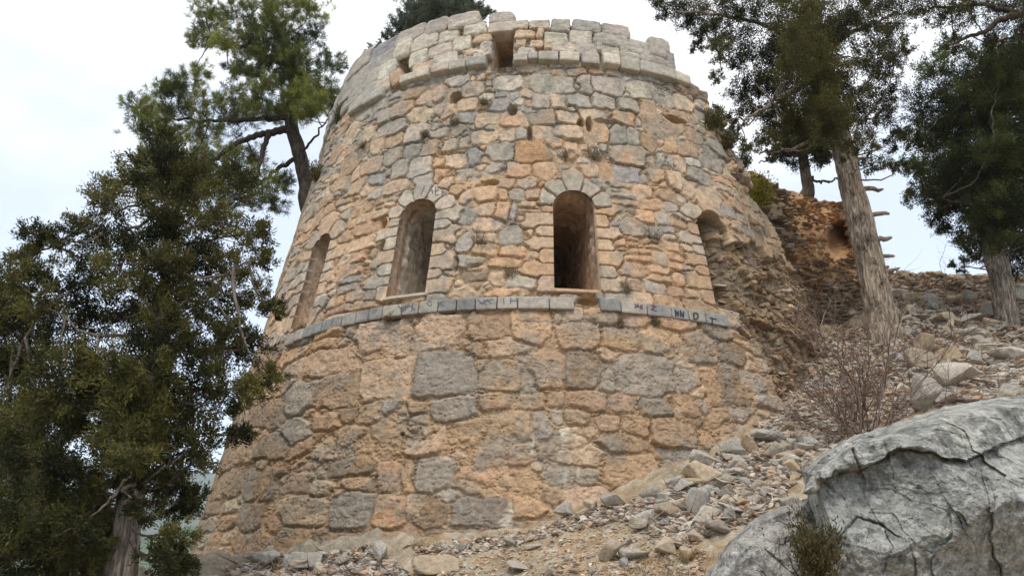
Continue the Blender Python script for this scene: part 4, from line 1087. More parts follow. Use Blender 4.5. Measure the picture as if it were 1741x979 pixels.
NAMED = [(740, 962, 84, 34, 'pale slanted limestone slab at the bottom edge, below the tower base'), (1195, 806, 62, 44, 'large rounded pale rock at the tip of the rubble by the tower foot'), (1196, 782, 52, 34, 'cream rock leaning on the tower foot above the large rounded rock'),
         (1188, 858, 44, 46, 'tan upright rock below the rounded pale rock'), (1204, 876, 48, 34, 'blue grey rock below the tan upright rock'), (1106, 838, 52, 30, 'grey rock against the tower foot, left of the big rounded rock'), (1040, 855, 46, 30, 'grey angular rock at the tower foot above the bare soil'),
         (1098, 880, 40, 34, 'mauve grey rock standing alone on the soil slope'), (1245, 868, 50, 36, 'grey rock just above the pale lichen boulder'), (1040, 940, 50, 34, 'grey rock in the low row on the bare soil'), (1078, 938, 48, 28, 'cream rock in the low row on the bare soil'),
         (1130, 936, 56, 26, 'long flat rock in the low row on the bare soil'), (1162, 948, 40, 30, 'dark grey rock at the right end of the low row on the soil'), (1622, 645, 92, 46, 'large tan pointed rock above the huge boulder'), (1574, 677, 56, 46, 'greenish grey rock left of the tan pointed rock'),
         (1580, 592, 56, 34, 'tan triangular rock right of the leaning trunk base'), (1566, 615, 52, 36, 'grey slab under the tan triangular rock'), (1712, 602, 56, 30, 'brown rounded rock at the foot of the slim trunk'), (1680, 594, 34, 26, 'yellow grey rock left of the brown rounded rock'),
         (1615, 608, 46, 26, 'grey layered rock in the middle of the right slope'), (1725, 668, 50, 34, 'pale rock at the right edge above the huge boulder'), (1640, 572, 70, 20, 'long layered slab high on the right slope'), (1656, 545, 50, 18, 'thin flat slab near the top of the right slope'),
         (1600, 545, 44, 22, 'grey brown rock high on the slope right of the leaning trunk'), (880, 962, 44, 30, 'yellowish rock at the bottom edge, middle of the picture'), (866, 925, 30, 18, 'pale grey stone on the path of soil near the tower foot'), (905, 927, 34, 14, 'flat tan stone on soil near the tower foot'),
         (960, 868, 46, 22, 'pale flat rock at the tower foot where the soil begins'), (1010, 862, 36, 22, 'white grey rock beside the pale flat rock'), (1300, 745, 46, 24, 'brown flat stone below the bare shrub'), (1260, 790, 36, 22, 'pale stone in the middle of the rubble fan'),
         (640, 945, 46, 30, 'brown rock at the foot of the tower, left of the pale slab'), (520, 955, 60, 26, 'grey bedrock lump at the left foot of the tower'), (450, 950, 50, 30, 'dark grey bedrock lump near the left corner of the tower'), (1500, 735, 30, 22, 'dark rock at the base of the bare shrub'),
         (1345, 862, 40, 28, 'cream stone wedged above the small bush')]
for i, (px, py, w_, h_, lab) in enumerate(NAMED): place_rock(px, py, w_, h_, lab, mi=i % len(ROCKME))
zones = [('pale grey rubble stone on the fan below the bare shrub', 'rubble stones on the fan right of the tower foot', [(1100, 850), (1180, 800), (1260, 745), (1340, 715), (1400, 740), (1370, 800), (1300, 870), (1240, 900), (1150, 930), (1060, 880)], 118, (15, 46)),
         ('weathered stone lying on the upper slope between the two right trunks', 'stones on the upper right slope', [(1500, 482), (1580, 497), (1640, 510), (1741, 490), (1741, 680), (1640, 680), (1530, 690), (1520, 600)], 98, (14, 42)),
         ('small stone scattered on the bare soil below the tower foot', 'small stones on the soil', [(700, 930), (880, 905), (1000, 875), (1100, 890), (1200, 930), (1200, 985), (700, 985)], 22, (10, 26)),
         ('grey stone at the rocky left foot of the tower', 'stones at the left foot of the tower', [(390, 965), (480, 950), (640, 935), (700, 985), (390, 990)], 26, (14, 44))]
def inpoly(p, poly):
    x, y = p; r = False; n = len(poly)
    for i in range(n):
        x1, y1 = poly[i]; x2, y2 = poly[(i + 1) % n]
        if (y1 > y) != (y2 > y) and x < (x2 - x1) * (y - y1) / (y2 - y1) + x1: r = not r
    return r
def rand_in(poly):
    xs, ys = [p[0] for p in poly], [p[1] for p in poly]
    while True:
        p = (random.uniform(min(xs), max(xs)), random.uniform(min(ys), max(ys)))
        if inpoly(p, poly): return p
for lab, grp, poly, cnt, (lo, hi) in zones:
    for i in range(cnt):
        px, py = rand_in(poly); w_ = lo + (hi - lo) * random.random() ** 1.8
        place_rock(px, py, w_, w_ * random.uniform(.45, .75), lab, grp)
# small debris nobody could count
db = MB()
for poly, cnt, (lo, hi), cols in [(zones[0][2], 4800, (.025, .11), 'ggwtd'), (zones[1][2], 4200, (.05, .18), 'wggtgd'), (zones[2][2], 2200, (.012, .045), 'twpgt'), (zones[3][2], 2600, (.02, .12), 'gdgdt'), ([(1370, 560), (1520, 550), (1520, 650), (1370, 660)], 1100, (.03, .12), 'ggtwd'), ([(1500, 470), (1741, 470), (1741, 530), (1500, 530)], 900, (.06, .20), 'ttwgd'), ([(1270, 720), (1300, 660), (1400, 630), (1540, 620), (1560, 700), (1400, 770)], 2200, (.03, .12), 'ggtw'), ([(690, 930), (900, 905), (1000, 870), (1080, 850), (1120, 870), (760, 950)], 1100, (.02, .09), 'gdwt')]:
    for i in range(cnt):
        px, py = rand_in(poly); P = hit_ground(px, py)
        if P is None: continue
        sz = lo + (hi - lo) * random.random() ** 2
        P = P.copy(); P[2] = float(gz_at(P[0], P[1])[0]) + sz * .1
        put_rock(db, P, sz, PAL[random.choice(cols)] * random.uniform(.8, 1.15), random.uniform(.5, .9))
o = db.build('debris', M_rub); tag(o, 'fine stone debris spread over the slope', None, None, 'stuff')

# ------------------------------------------------------------------ trees
def leaves(mb, P, D, ln, wd, C):
    n = len(P); D = D / (np.linalg.norm(D, axis=1)[:, None] + 1e-9)
    r = RNG.normal(size=(n, 3)); Sd = np.cross(D, r); Sd /= np.linalg.norm(Sd, axis=1)[:, None] + 1e-9
    ln = np.broadcast_to(ln, (n,))[:, None]; wd = np.broadcast_to(wd, (n,))[:, None]
    V = np.stack([P, P + D * ln * .5 + Sd * wd, P + D * ln, P + D * ln * .5 - Sd * wd], 1).reshape(-1, 3)
    i = np.arange(n)[:, None] * 4 + np.arange(4)[None]
    mb.add(V, i, np.repeat(C, 4, 0))

def tree(name, label, trunk_px, Ytr, clumps, kind='juniper', dens=1.0, bark=(118, 104, 90), green=((40, 48, 22), (78, 82, 36)), spread=.7, cat='tree', limbs=(), trunk_base=None, stubs=(), knots=(), lean=0.0, tuft=1.0, foot=None, ttop=.25, rk=1.0):
    tp = np.array(trunk_px, float)        # px, py, width px
    Yt = Ytr + lean * np.linspace(0, 1, len(tp))
    P = at(tp[:, 0], tp[:, 1], Yt); k = np.linalg.norm(P, axis=1); Rr = tp[:, 2] / 2 * k / F
    if foot is not None: P = np.vstack([np.array(foot, float)[None], P]); Rr = np.concatenate([[Rr[0] * 1.3], Rr])
    root = empty(name, tuple(P[0])); tag(root, label, cat)
    n = 130; PP = spline(P, n); RR = np.interp(np.linspace(0, 1, n), np.linspace(0, 1, len(Rr)), Rr)
    if foot is None:
        dd_ = P[0] - P[1]; dd_[2] = -abs(dd_[2]); dd_ /= np.linalg.norm(dd_); P = np.vstack([(P[0] + dd_ * 1.0)[None], P]); Rr = np.concatenate([[Rr[0] * 1.1], Rr]); PP = spline(P, n); RR = np.interp(np.linspace(0, 1, n), np.linspace(0, 1, len(Rr)), Rr)
    tb = MB(); kk = 40; T, N_, B_ = frames(PP); a = np.arange(kk) / kk * 2 * math.pi
    len_ = np.concatenate([[0], np.cumsum(np.linalg.norm(np.diff(PP, axis=0), axis=1))])
    A_, L_ = np.meshgrid(a, len_); seed = random.uniform(0, 50)
    q = np.stack([np.cos(A_) * 2.6, np.sin(A_) * 2.6, L_ * .9 + seed], -1)
    rid = np.abs(fbm(q * 1.7, 4, 201)); lump = fbm(np.stack([np.cos(A_), np.sin(A_), L_ * 1.6 + seed], -1), 3, 202)
    rad = RR[:, None] * (1 + .20 * lump - .22 * (1 - sstep(0, .18, rid)))
    flare = 1 + .35 * np.exp(-len_ / .8) * (foot is None); rad = rad * flare[:, None]
    V = PP[:, None] + rad[..., None] * (np.cos(A_)[..., None] * N_[:, None] + np.sin(A_)[..., None] * B_[:, None])
    i = np.arange(n - 1)[:, None] * kk; j = np.arange(kk)[None]; j2 = (j + 1) % kk
    Fq = np.stack([i + j, i + j2, i + kk + j2, i + kk + j], -1).reshape(-1, 4)
    bc = srgb(*bark); kd = np.zeros_like(rad)
    sx_, sy_ = proj_all(V)
    for (kx, ky, kr) in knots:
        k_ = np.argmin((sx_ - kx) ** 2 + (sy_ - ky) ** 2 + 1e4 * (V[..., 1] > PP[:, None, 1])); kc = V.reshape(-1, 3)[k_]
        dk_ = np.linalg.norm(V - kc, axis=-1) / (kr * np.linalg.norm(kc) / F)
        bump_ = .035 * np.exp(-((dk_ - 1) / .45) ** 2) - .05 * np.exp(-(dk_ / .55) ** 2); kd = np.maximum(kd, np.exp(-(dk_ / .75) ** 2))
        V = V + (V - PP[:, None]) / rad[..., None] * bump_[..., None]
    cv = bc * (1 + .35 * lump[..., None] ) * (1 - .35 * (1 - sstep(0, .12, rid)))[..., None] * (1 - .7 * kd[..., None])
    tb.add(V.reshape(-1, 3), Fq, np.clip(cv.reshape(-1, 3), .02, .6))
    for (x0, y0, x1, y1, w_, dy) in stubs:
        t_ = np.argmin(np.hypot(*(np.stack(proj_all(PP), -1) - np.array([x0, y0])).T)); p0 = PP[t_]
        p1 = at(x1, y1, p0[1] + dy); r0 = w_ / 2 * np.linalg.norm(p0) / F
        sb_ = spline(np.array([p0, p0 * .55 + p1 * .45 + np.array([0, 0, random.uniform(-.02, .05)]), p1]), 9); sb_[2:] += RNG.normal(size=(7, 3)) * .012
        tube(tb, sb_, np.array([1.9, 1.35, 1.1, 1.0, 1.0, .95, .9, .8, .45]) * r0, 7, bc * .8)
    trk = tb.build('trunk', M_bark, root, smooth=True)
    br = MB(); lf = MB()
    lim = []
    for l in limbs:
        l = np.array(l, float); pp = at(l[:, 0], l[:, 1], Ytr + l[:, 3]); r = l[:, 2] / 2 * np.linalg.norm(pp, axis=1) / F
        m_ = 6 * len(l); sp = spline(pp, m_); sp[1:-1] += .03 * RNG.normal(size=(m_ - 2, 3))
        tube(br, sp, np.interp(np.linspace(0, 1, m_), np.linspace(0, 1, len(r)), r), 7, bc * .75); lim.append(sp)
    anch = np.concatenate([PP[int(n * ttop):]] + lim)
    g0, g1 = srgb(*green[0]) * 2.0, srgb(*green[1]) * 1.75; LS = max(1.0, Ytr / 13)
    tipw = P[-1]
    for cl in clumps:
        px, py, rp = cl[:3]; tone = cl[3] if len(cl) > 3 else random.random() ** 1.3
        Yc = Ytr + random.uniform(-1, 1) * spread + (cl[4] if len(cl) > 4 else 0)
        Cn = at(px, py, Yc); r = rk * rp * np.linalg.norm(Cn) / F
        d = np.linalg.norm(anch - (Cn - np.array([0, 0, .25 * r])), axis=1); ai = anch[int(np.argmin(d + RNG.uniform(0, .5, len(d))))]
        dist = np.linalg.norm(Cn - ai)
        mid = (ai + Cn) / 2 + np.array([0, 0, -.10 * dist]) + RNG.normal(size=3) * .06 * dist
        sp = spline(np.array([ai, mid, Cn]), 10); sp[1:-1] += RNG.normal(size=(8, 3)) * .012 * max(dist, .5)
        r0 = .010 + .012 * dist
        tube(br, sp, np.linspace(r0, .007, 10), 5, bc * .7)
        if dist > 1.4: anch = np.concatenate([anch, sp[4:]])
        m_ = int(24 * dens * max(.6, (r / .36)) ** .9)
        dirs = RNG.normal(size=(m_, 3)); dirs /= np.linalg.norm(dirs, axis=1)[:, None]
        cent = Cn + dirs * (r * RNG.uniform(.25, 1.12, m_) ** .8)[:, None] * np.array([1, .95, .8])
        for q in range(m_):
            c = cent[q]
            st = Cn if random.random() < .6 else sp[random.randint(6, 9)]
            if q % 2 == 0:
                mm = (st + c) / 2 + RNG.normal(size=3) * .1 * r
                tube(br, spline(np.array([st, mm, c]), 5), np.linspace(.006, .003, 5), 3, bc * .65)
            out = c - Cn; out /= np.linalg.norm(out) + 1e-6
            tq = np.clip(tone + random.uniform(-.35, .35), 0, 1); cc = g0 * (1 - tq) + g1 * tq
            if kind == 'juniper':
                rs = r * random.uniform(.20, .36); nb = int(90 * tuft * max(.5, rs / .09) ** .8)
                ax = out * .7 + np.array([0, 0, .35]) + RNG.normal(size=3) * .35; ax /= np.linalg.norm(ax)
                t = RNG.uniform(-.9, 1.1, nb)[:, None]
                p = c + ax * t * rs + RNG.normal(size=(nb, 3)) * rs * .36
                dd = ax * .8 + RNG.normal(size=(nb, 3)) * .6
                leaves(lf, p, dd, RNG.uniform(.03, .075, nb) * LS, RNG.uniform(.0055, .0105, nb) * LS, cc[None] * RNG.uniform(.65, 1.35, (nb, 1)))
            elif kind == 'pine':
                nb = int(36 * tuft)
                ax = out * .6 + np.array([0, 0, .6]) + RNG.normal(size=3) * .25; ax /= np.linalg.norm(ax)
                for b_ in range(3):
                    c2 = c + RNG.normal(size=3) * r * .18
                    p = c2 + ax * RNG.uniform(-.12, .06, nb)[:, None]
                    dd = ax * .75 + RNG.normal(size=(nb, 3)) * .55
                    leaves(lf, p, dd, RNG.uniform(.12, .21, nb), .0068, cc[None] * RNG.uniform(.7, 1.3, (nb, 1)))
    br.build('branches', M_bark, root, smooth=True)
    lf.build('crown', M_leaf if kind == 'juniper' else M_needle, root)
    return root

def proj_all(P):
    P = np.asarray(P, float); x, y, z = P[..., 0], P[..., 1], P[..., 2]
    zc = y * CP + z * SP; yc = z * CP - y * SP
    a = F * x / zc; b_ = -F * yc / zc
    return 870.5 + CR * a - SR * b_, 489.5 + SR * a + CR * b_

def cl(txt): return [tuple(float(v) for v in r.split(',')) for r in txt.split()]
OLIVE = ((27, 31, 16), (88, 84, 44))
tree('juniper_tree', 'big dark juniper in front of the left side of the tower, pale trunk below', [(206, 1130, 56), (207, 985, 46), (212, 930, 42), (218, 870, 40), (232, 800, 34), (250, 700, 36), (268, 600, 30), (280, 480, 16), (285, 400, 8), (285, 320, 4)], 9.6,
     cl("275,285,50 330,300,48 395,312,45 230,312,42 185,340,42 150,380,34 300,360,52 365,375,48 425,392,38 240,395,50 185,425,44 105,408,30 62,402,32 42,432,32 20,470,30 82,470,38 62,520,38 140,480,46 212,460,52 290,440,54 350,440,48 402,450,42 448,440,22 430,500,32 380,510,42 458,525,24 330,520,54 262,530,54 190,545,54 120,555,52 40,570,56 0,605,50 100,622,56 180,625,56 262,612,56 322,602,54 382,592,42 430,592,32 462,640,30,.7 420,660,34,.7 380,682,42 398,740,28 350,742,42 300,692,56 230,692,56,.8 150,702,56 70,702,56,.9 10,702,50 30,782,58 100,790,58 120,730,40,.9 170,780,50 250,745,52,.9 270,720,48,.8 322,790,44 292,850,40 302,905,30 275,955,40 262,820,36 60,872,66 0,862,58 130,862,46 20,952,66 95,952,52 150,930,40 150,830,46 310,850,26 300,940,26 210,760,50,.7 236,745,44,.6,-.6 252,690,44,.5,-.6 262,640,44,.6,-.6 272,590,42,.4,-.6 276,540,40,.5,-.6 280,490,40,.4,-.5 283,440,38,.4,-.5 284,390,36,.5,-.4 284,340,34,.4,-.3 285,250,26,.4 282,230,14,.5 150,640,50,.5 60,820,50,.2 150,890,40,.2 90,700,50,.6 350,640,40,.4 400,560,36,.4 310,960,22,.3 15,540,44,.3 0,500,40,.3 215,660,46,.7 330,840,24,.3 238,740,34,.5,-.9 250,690,36,.5,-.9 228,780,30,.4,-.8 262,640,34,.5,-.9 226,800,30,.5,-.6 214,835,28,.3,-.6 240,820,26,.4,-.5 40,650,50,.4 110,670,50,.5 200,700,50,.4 20,740,50,.5 60,760,50,.3 130,900,46,.2 40,900,50,.2 290,760,40,.4 250,870,30,.2 180,900,26,.2"),
     bark=(164, 150, 136), green=OLIVE, spread=.8, dens=1.25, tuft=1.05, rk=.94, foot=(-6.0, 10.2, -2.2), ttop=.3)
tree('juniper_tree', 'short juniper stump trunk with dark foliage left of the pale trunk', [(155, 1120, 40), (158, 985, 34), (163, 930, 30), (170, 880, 26), (165, 800, 18)], 10.6,
     cl("100,900,40 60,930,40 150,880,30 190,870,30 120,960,35 30,900,50"), bark=(110, 98, 86), green=OLIVE, dens=1.0, foot=(-6.9, 11.0, -2.0))
tree('pine_tree', 'dark pine leaning out from behind the left edge of the tower top', [(528, 372, 25), (519, 310, 23), (506, 250, 22), (495, 205, 20), (500, 150, 15), (492, 100, 16), (470, 50, 12), (450, 0, 9), (440, -60, 5)], 21.0,
     cl("345,20,24 372,38,30 420,30,40 480,20,38 535,22,26 340,66,22 380,72,26 425,80,30 470,75,34 520,65,30 560,105,22 500,112,38 455,120,30 545,150,32 330,125,24 305,150,24 280,155,22 232,180,24 262,192,30 300,190,30 350,176,34 400,166,34 440,190,34 480,172,34 522,165,36 565,180,24 250,220,26 290,228,32 350,218,32 400,204,34 330,262,32 392,258,20 285,272,34 245,268,22 430,272,24 372,300,40 430,312,38 302,312,40 480,310,20 462,345,24 505,135,34 350,330,36 400,340,36 497,170,26,.6,-.7 500,140,28,.5,-.7 494,100,28,.4,-.6 480,65,28,.5,-.6 462,35,28,.4,-.5 520,195,20,.8,-.5 540,175,22,.8,-.4 480,190,22,.8,-.5 440,150,24,.5 420,125,20 395,120,16 450,95,26 430,55,30 260,310,30 330,290,36 250,285,24 430,-30,40 490,-20,40 400,-10,36"),
     kind='pine', bark=(84, 74, 64), green=((44, 52, 26), (112, 114, 54)), spread=1.0, dens=.72,
     limbs=[[(494, 222, 14, 0), (450, 226, 11, -.1), (409, 241, 9, -.3), (355, 280, 6, -.6), (320, 300, 3, -.8)], [(456, 228, 9, -.1), (446, 260, 8, -.2), (440, 300, 5, -.3), (445, 330, 3, -.3)], [(505, 268, 8, 0), (470, 290, 7, .2), (440, 312, 5, .3)],
            [(495, 200, 10, 0), (420, 205, 7, .2), (330, 205, 4, .3), (260, 200, 2, .3)], [(480, 110, 8, 0), (440, 90, 6, 0), (400, 78, 5, .1), (350, 72, 3, .2)], [(508, 262, 5, 0), (530, 240, 4, -.3), (560, 200, 2, -.5)]], foot=(-4.6, 22.5, 6.6), ttop=.2)
tree('juniper_tree', 'tall leaning juniper with a thick pale bare trunk on the rubble slope', [(1510, 610, 52), (1500, 540, 46), (1482, 460, 42), (1464, 385, 39), (1446, 310, 35), (1430, 235, 32), (1405, 160, 36), (1388, 90, 32), (1378, 20, 28), (1370, -60, 20), (1368, -130, 8)], 15.6,
     cl("1130,10,26 1168,24,32 1220,18,36 1200,55,24 1240,60,32 1290,28,38 1340,28,44 1262,104,28 1302,90,36 1350,92,44 1322,140,38 1362,150,44,.75 1402,122,44,.8 1430,62,42 1470,30,38 1262,160,28 1228,192,18 1282,190,34 1332,200,38 1372,222,38 1402,202,38,.7 1302,242,24 1352,265,28 1392,262,24 1450,150,36 1480,102,34 1512,62,34 1490,200,32 1470,242,24 1520,240,22 1482,282,20 1532,282,18 1270,250,14 1222,130,14 1180,-20,36 1260,-20,40 1340,-30,44 1420,-20,44 1500,-10,40 1380,60,44,.8 1360,190,40,.8 1410,60,34 1290,150,20 1240,230,14 1425,225,30,.7,-.7 1412,185,36,.8,-.8 1405,150,38,.7,-.8 1395,110,38,.8,-.8 1388,70,38,.6,-.8 1380,30,38,.7,-.8 1375,-10,38,.5,-.8 1440,255,18,.5,-.5 1390,235,26,.6,-.4 1345,110,36,.8,-.6 1365,70,36,.7,-.6 1440,190,30,.4 1505,120,26,.4 1525,90,24,.4 1500,160,26 1225,85,24 1185,80,12 1250,215,16"),
     bark=(178, 160, 140), green=((28, 33, 18), (78, 74, 38)), spread=1.1, dens=.88, tuft=.95,
     limbs=[[(1395, 130, 9, 0), (1330, 165, 6, -.2), (1270, 200, 4, -.4), (1238, 205, 2, -.5)], [(1400, 150, 10, 0), (1330, 60, 7, .3), (1250, 30, 5, .3), (1150, 20, 3, .3)], [(1420, 205, 9, 0), (1360, 250, 5, 0), (1290, 262, 3, .2)], [(1390, 100, 9, 0), (1440, 60, 7, .2), (1510, 30, 4, .3)]],
     stubs=[(1470, 372, 1512, 362, 8, -.1), (1478, 412, 1517, 404, 9, -.1), (1486, 440, 1520, 436, 7, -.1), (1455, 318, 1500, 322, 8, .1), (1440, 300, 1475, 336, 4, .1), (1436, 268, 1472, 270, 6, 0), (1492, 470, 1530, 455, 6, 0)], knots=[(1466, 362, 7), (1476, 408, 10), (1468, 424, 6), (1486, 447, 7), (1500, 478, 7), (1452, 330, 5), (1490, 520, 6)], ttop=.45)
tree('juniper_tree', 'dense dark juniper with a slim pale trunk at the right edge', [(1722, 600, 34), (1712, 540, 30), (1700, 470, 30), (1690, 410, 32), (1686, 330, 28), (1690, 240, 22), (1700, 150, 16), (1708, 60, 8)], 17.4,
     cl("1562,332,22 1592,346,30 1640,332,40 1690,322,44 1742,322,46 1602,292,36 1562,285,26 1650,272,44 1710,262,46 1592,232,40 1640,212,44 1700,202,46 1742,232,46 1572,182,34 1622,152,40 1680,132,40 1730,122,40 1592,112,28 1556,232,24 1640,402,26,1 1602,382,20 1700,392,42 1742,402,40 1722,450,30 1662,432,20 1632,452,14 1790,300,50 1790,200,50 1790,400,46 1780,120,40 1660,300,40 1700,350,44 1740,280,40 1620,260,36 1670,170,40 1725,160,40 1650,350,34 1600,320,30 1730,360,40 1688,380,30,.3,-.7 1688,340,36,.3,-.8 1690,290,38,.5,-.8 1690,240,38,.4,-.8 1695,190,38,.6,-.8 1700,140,36,.5,-.8 1708,90,34,.4,-.6 1715,420,26,.3,-.4 1660,170,34 1610,200,36 1630,300,36,.3 1760,250,44 1741,90,34 1660,100,28 1610,85,20 1741,170,40"),
     bark=(158, 146, 132), green=((26, 32, 17), (74, 78, 38)), spread=1.1, dens=.85, tuft=.95, ttop=.3)
tree('juniper_tree', 'tree reaching in at the top right corner with bare branches', [(1905, 560, 40), (1890, 300, 36), (1880, 150, 30), (1870, 20, 22), (1860, -80, 10)], 14.5,
     cl("1560,20,28 1602,30,28 1650,18,30 1700,18,30 1742,48,26 1622,74,14 1690,68,16 1590,-10,30 1660,-20,34 1740,-10,34 1790,40,40 1820,100,40 1800,-20,40"),
     bark=(96, 84, 74), green=((26, 30, 16), (70, 66, 34)), spread=.7, dens=.75,
     limbs=[[(1880, 0, 16, 0), (1741, 22, 10, -.1), (1680, 50, 7, -.1), (1612, 78, 3, -.1)], [(1741, 22, 8, -.1), (1660, 10, 5, 0), (1580, 15, 3, .1)], [(1860, 60, 8, 0), (1741, 60, 4, .1), (1680, 75, 2, .1)]], ttop=.4)
tree('juniper_tree', 'small bent tree growing on the crest of the rubble wall', [(1366, 346, 26), (1374, 322, 18), (1370, 300, 15), (1366, 275, 15), (1362, 240, 13), (1356, 200, 8)], 21.2,
     cl("1330,225,26 1365,215,30 1390,235,26 1345,250,22 1320,265,16 1395,270,16 1405,250,18"), bark=(100, 86, 72), green=((30, 34, 18), (76, 70, 36)), spread=.6, dens=.8,
     limbs=[[(1370, 300, 5, 0), (1400, 310, 4, 0), (1430, 302, 2, 0)], [(1366, 262, 6, 0), (1330, 266, 4, 0), (1290, 278, 2, 0)]], ttop=.5)
tree('juniper_tree', 'dark bushy tree showing above the parapet of the tower', [(752, 130, 40), (752, 80, 36), (752, 40, 30), (750, -20, 24), (748, -90, 10)], 24.5,
     cl("682,45,20 662,62,13 720,22,32 760,18,34 800,18,26 834,22,13 702,60,20 740,52,26 642,88,15 780,-12,34 700,-10,26 730,-40,34 770,-60,34 690,30,20 720,50,26 760,40,26 790,32,22 655,80,13 815,30,14 628,100,9 745,25,30 775,28,24 750,60,30,.3,-.9 750,20,34,.4,-.9 750,-20,34,.3,-.9 712,40,28,.3,-.6 780,20,28,.3,-.6"),
     bark=(70, 66, 60), green=((62, 68, 56), (92, 96, 78)), spread=.6, dens=.8, tuft=.7, foot=(-2.0, 24.6, 6.6), ttop=.3)

# ------------------------------------------------------------------ shrubs and tufts
def plant(name, label, px, py, rx, ry, Y, green, n=220, ln=(.06, .12), wd=.008, cat='plant', stems=14, mat=None, P=None, up=.5, group=None, barkc=(110, 96, 80), thick=.6):
    C0 = at(px, py, Y) if P is None else np.array(P, float); k = np.linalg.norm(C0) / F; a, b_ = rx * k, ry * k
    base = C0 + np.array([0, .1, -b_])
    root = empty(name, tuple(base)); tag(root, label, cat, group)
    st = MB(); lf = MB(); g0, g1 = srgb(*green[0]) * 1.3, srgb(*green[1]) * 1.3
    for i in range(stems):
        d = RNG.normal(size=3); d /= np.linalg.norm(d); tip = C0 + d * np.array([a, a * thick, b_]) * random.uniform(.5, 1.0)
        mm = (base + tip) / 2 + RNG.normal(size=3) * .12 * a
        sp = spline(np.array([base, mm, tip]), 7); tube(st, sp, np.linspace(.006, .002, 7), 4, srgb(*barkc))
        m_ = int(n / stems); t = RNG.uniform(.35, 1.05, m_); idx = np.clip((t * 6).astype(int), 0, 6)
        p = sp[idx] + RNG.normal(size=(m_, 3)) * .13 * max(a, b_)
        ax = (tip - base) / np.linalg.norm(tip - base)
        dd = ax * .5 + np.array([0, 0, up]) + RNG.normal(size=(m_, 3)) * .6
        tq = random.random(); leaves(lf, p, dd, RNG.uniform(*ln, m_), wd, (g0 * (1 - tq) + g1 * tq)[None] * RNG.uniform(.7, 1.3, (m_, 1)))
    st.build('stems', M_bark, root); lf.build('foliage', mat or M_leaf, root)
    return root
def wall_at(px, py, off=.1):
    th, hh = pix2cone(px, py); return cone(th, hh, off)
plant('bush', 'yellow green bush growing on the broken right edge of the tower', 1282, 318, 40, 32, 0, ((112, 108, 36), (168, 156, 64)), n=4200, ln=(.05, .11), wd=.012, stems=60, cat='bush', P=at(1282, 320, 17.6))
plant('bush', 'olive green tuft hanging on the upper right edge of the tower', 1215, 200, 24, 26, 0, ((58, 58, 28), (100, 92, 50)), n=1500, stems=30, cat='bush', P=wall_at(1205, 205, .12))
plant('bush', 'brown green tuft on the tower edge below the olive tuft', 1240, 235, 24, 20, 0, ((60, 54, 30), (94, 84, 50)), n=1100, stems=26, cat='bush', P=wall_at(1228, 240, .12))
plant('bush', 'small green sprig sticking out from the broken edge under the tree limb', 1268, 262, 14, 24, 0, ((56, 62, 26), (104, 100, 46)), n=900, stems=22, cat='bush', P=at(1266, 262, 17.4))
plant('bush', 'olive shrub on the left edge of the tower under the pine trunk', 545, 288, 15, 22, 0, ((66, 62, 34), (104, 94, 54)), n=900, stems=24, cat='bush', P=wall_at(546, 288, .1))
plant('bush', 'small tuft on the left shoulder of the tower by the pine needles', 577, 190, 12, 22, 0, ((62, 66, 36), (96, 98, 56)), n=700, stems=20, cat='bush', P=wall_at(584, 190, .1))
DRY = ((104, 94, 74), (146, 128, 100))
for (px, py, rx, ry, lab) in [(962, 262, 16, 14, 'dry brown tuft on the wall high above the dark window, left of two'), (1006, 258, 26, 16, 'large dry brown tuft on the wall high above the dark window'), (1108, 396, 34, 20, 'wide dry grey tuft on the wall between the dark window and the broken one'),
                              (1060, 488, 13, 14, 'dry tuft beside the sill of the dark window'), (824, 174, 12, 8, 'small round tuft high on the wall under the parapet opening'), (775, 207, 11, 10, 'greyish tuft on the upper wall left of the middle'),
                              (815, 410, 14, 24, 'sparse grey growth on the wall between the two middle windows'), (872, 462, 18, 12, 'dry brown growth left of the dark window near its sill'), (622, 245, 9, 9, 'small olive tuft on the left upper wall'), (725, 226, 8, 10, 'tiny round tuft on the wall above the second window'),
                              (668, 540, 22, 6, 'dry weeds in the crack under the stone band at the left'), (1052, 548, 10, 12, 'mauve grey weed under the stone band right of its gap'), (1113, 546, 9, 9, 'grey weed under the stone band near the purple marks')]:
    plant('wall_tuft', lab, px, py, rx, ry, 0, DRY, n=420, ln=(.03, .08), wd=.004, stems=30, mat=M_dry, P=wall_at(px, py, .06), cat='tuft', up=.1, barkc=(112, 98, 78), thick=.25)
plant('bush', 'small dark juniper bush between the two foreground boulders', 1392, 905, 48, 72, 5.1, ((50, 48, 28), (98, 88, 54)), n=3600, ln=(.018, .04), wd=.0045, stems=46, cat='bush')
plant('bush', 'tiny green bush on the skyline beside the leaning trunk', 1512, 468, 16, 10, 22.6, ((50, 54, 34), (84, 82, 54)), n=500, stems=14, cat='bush')

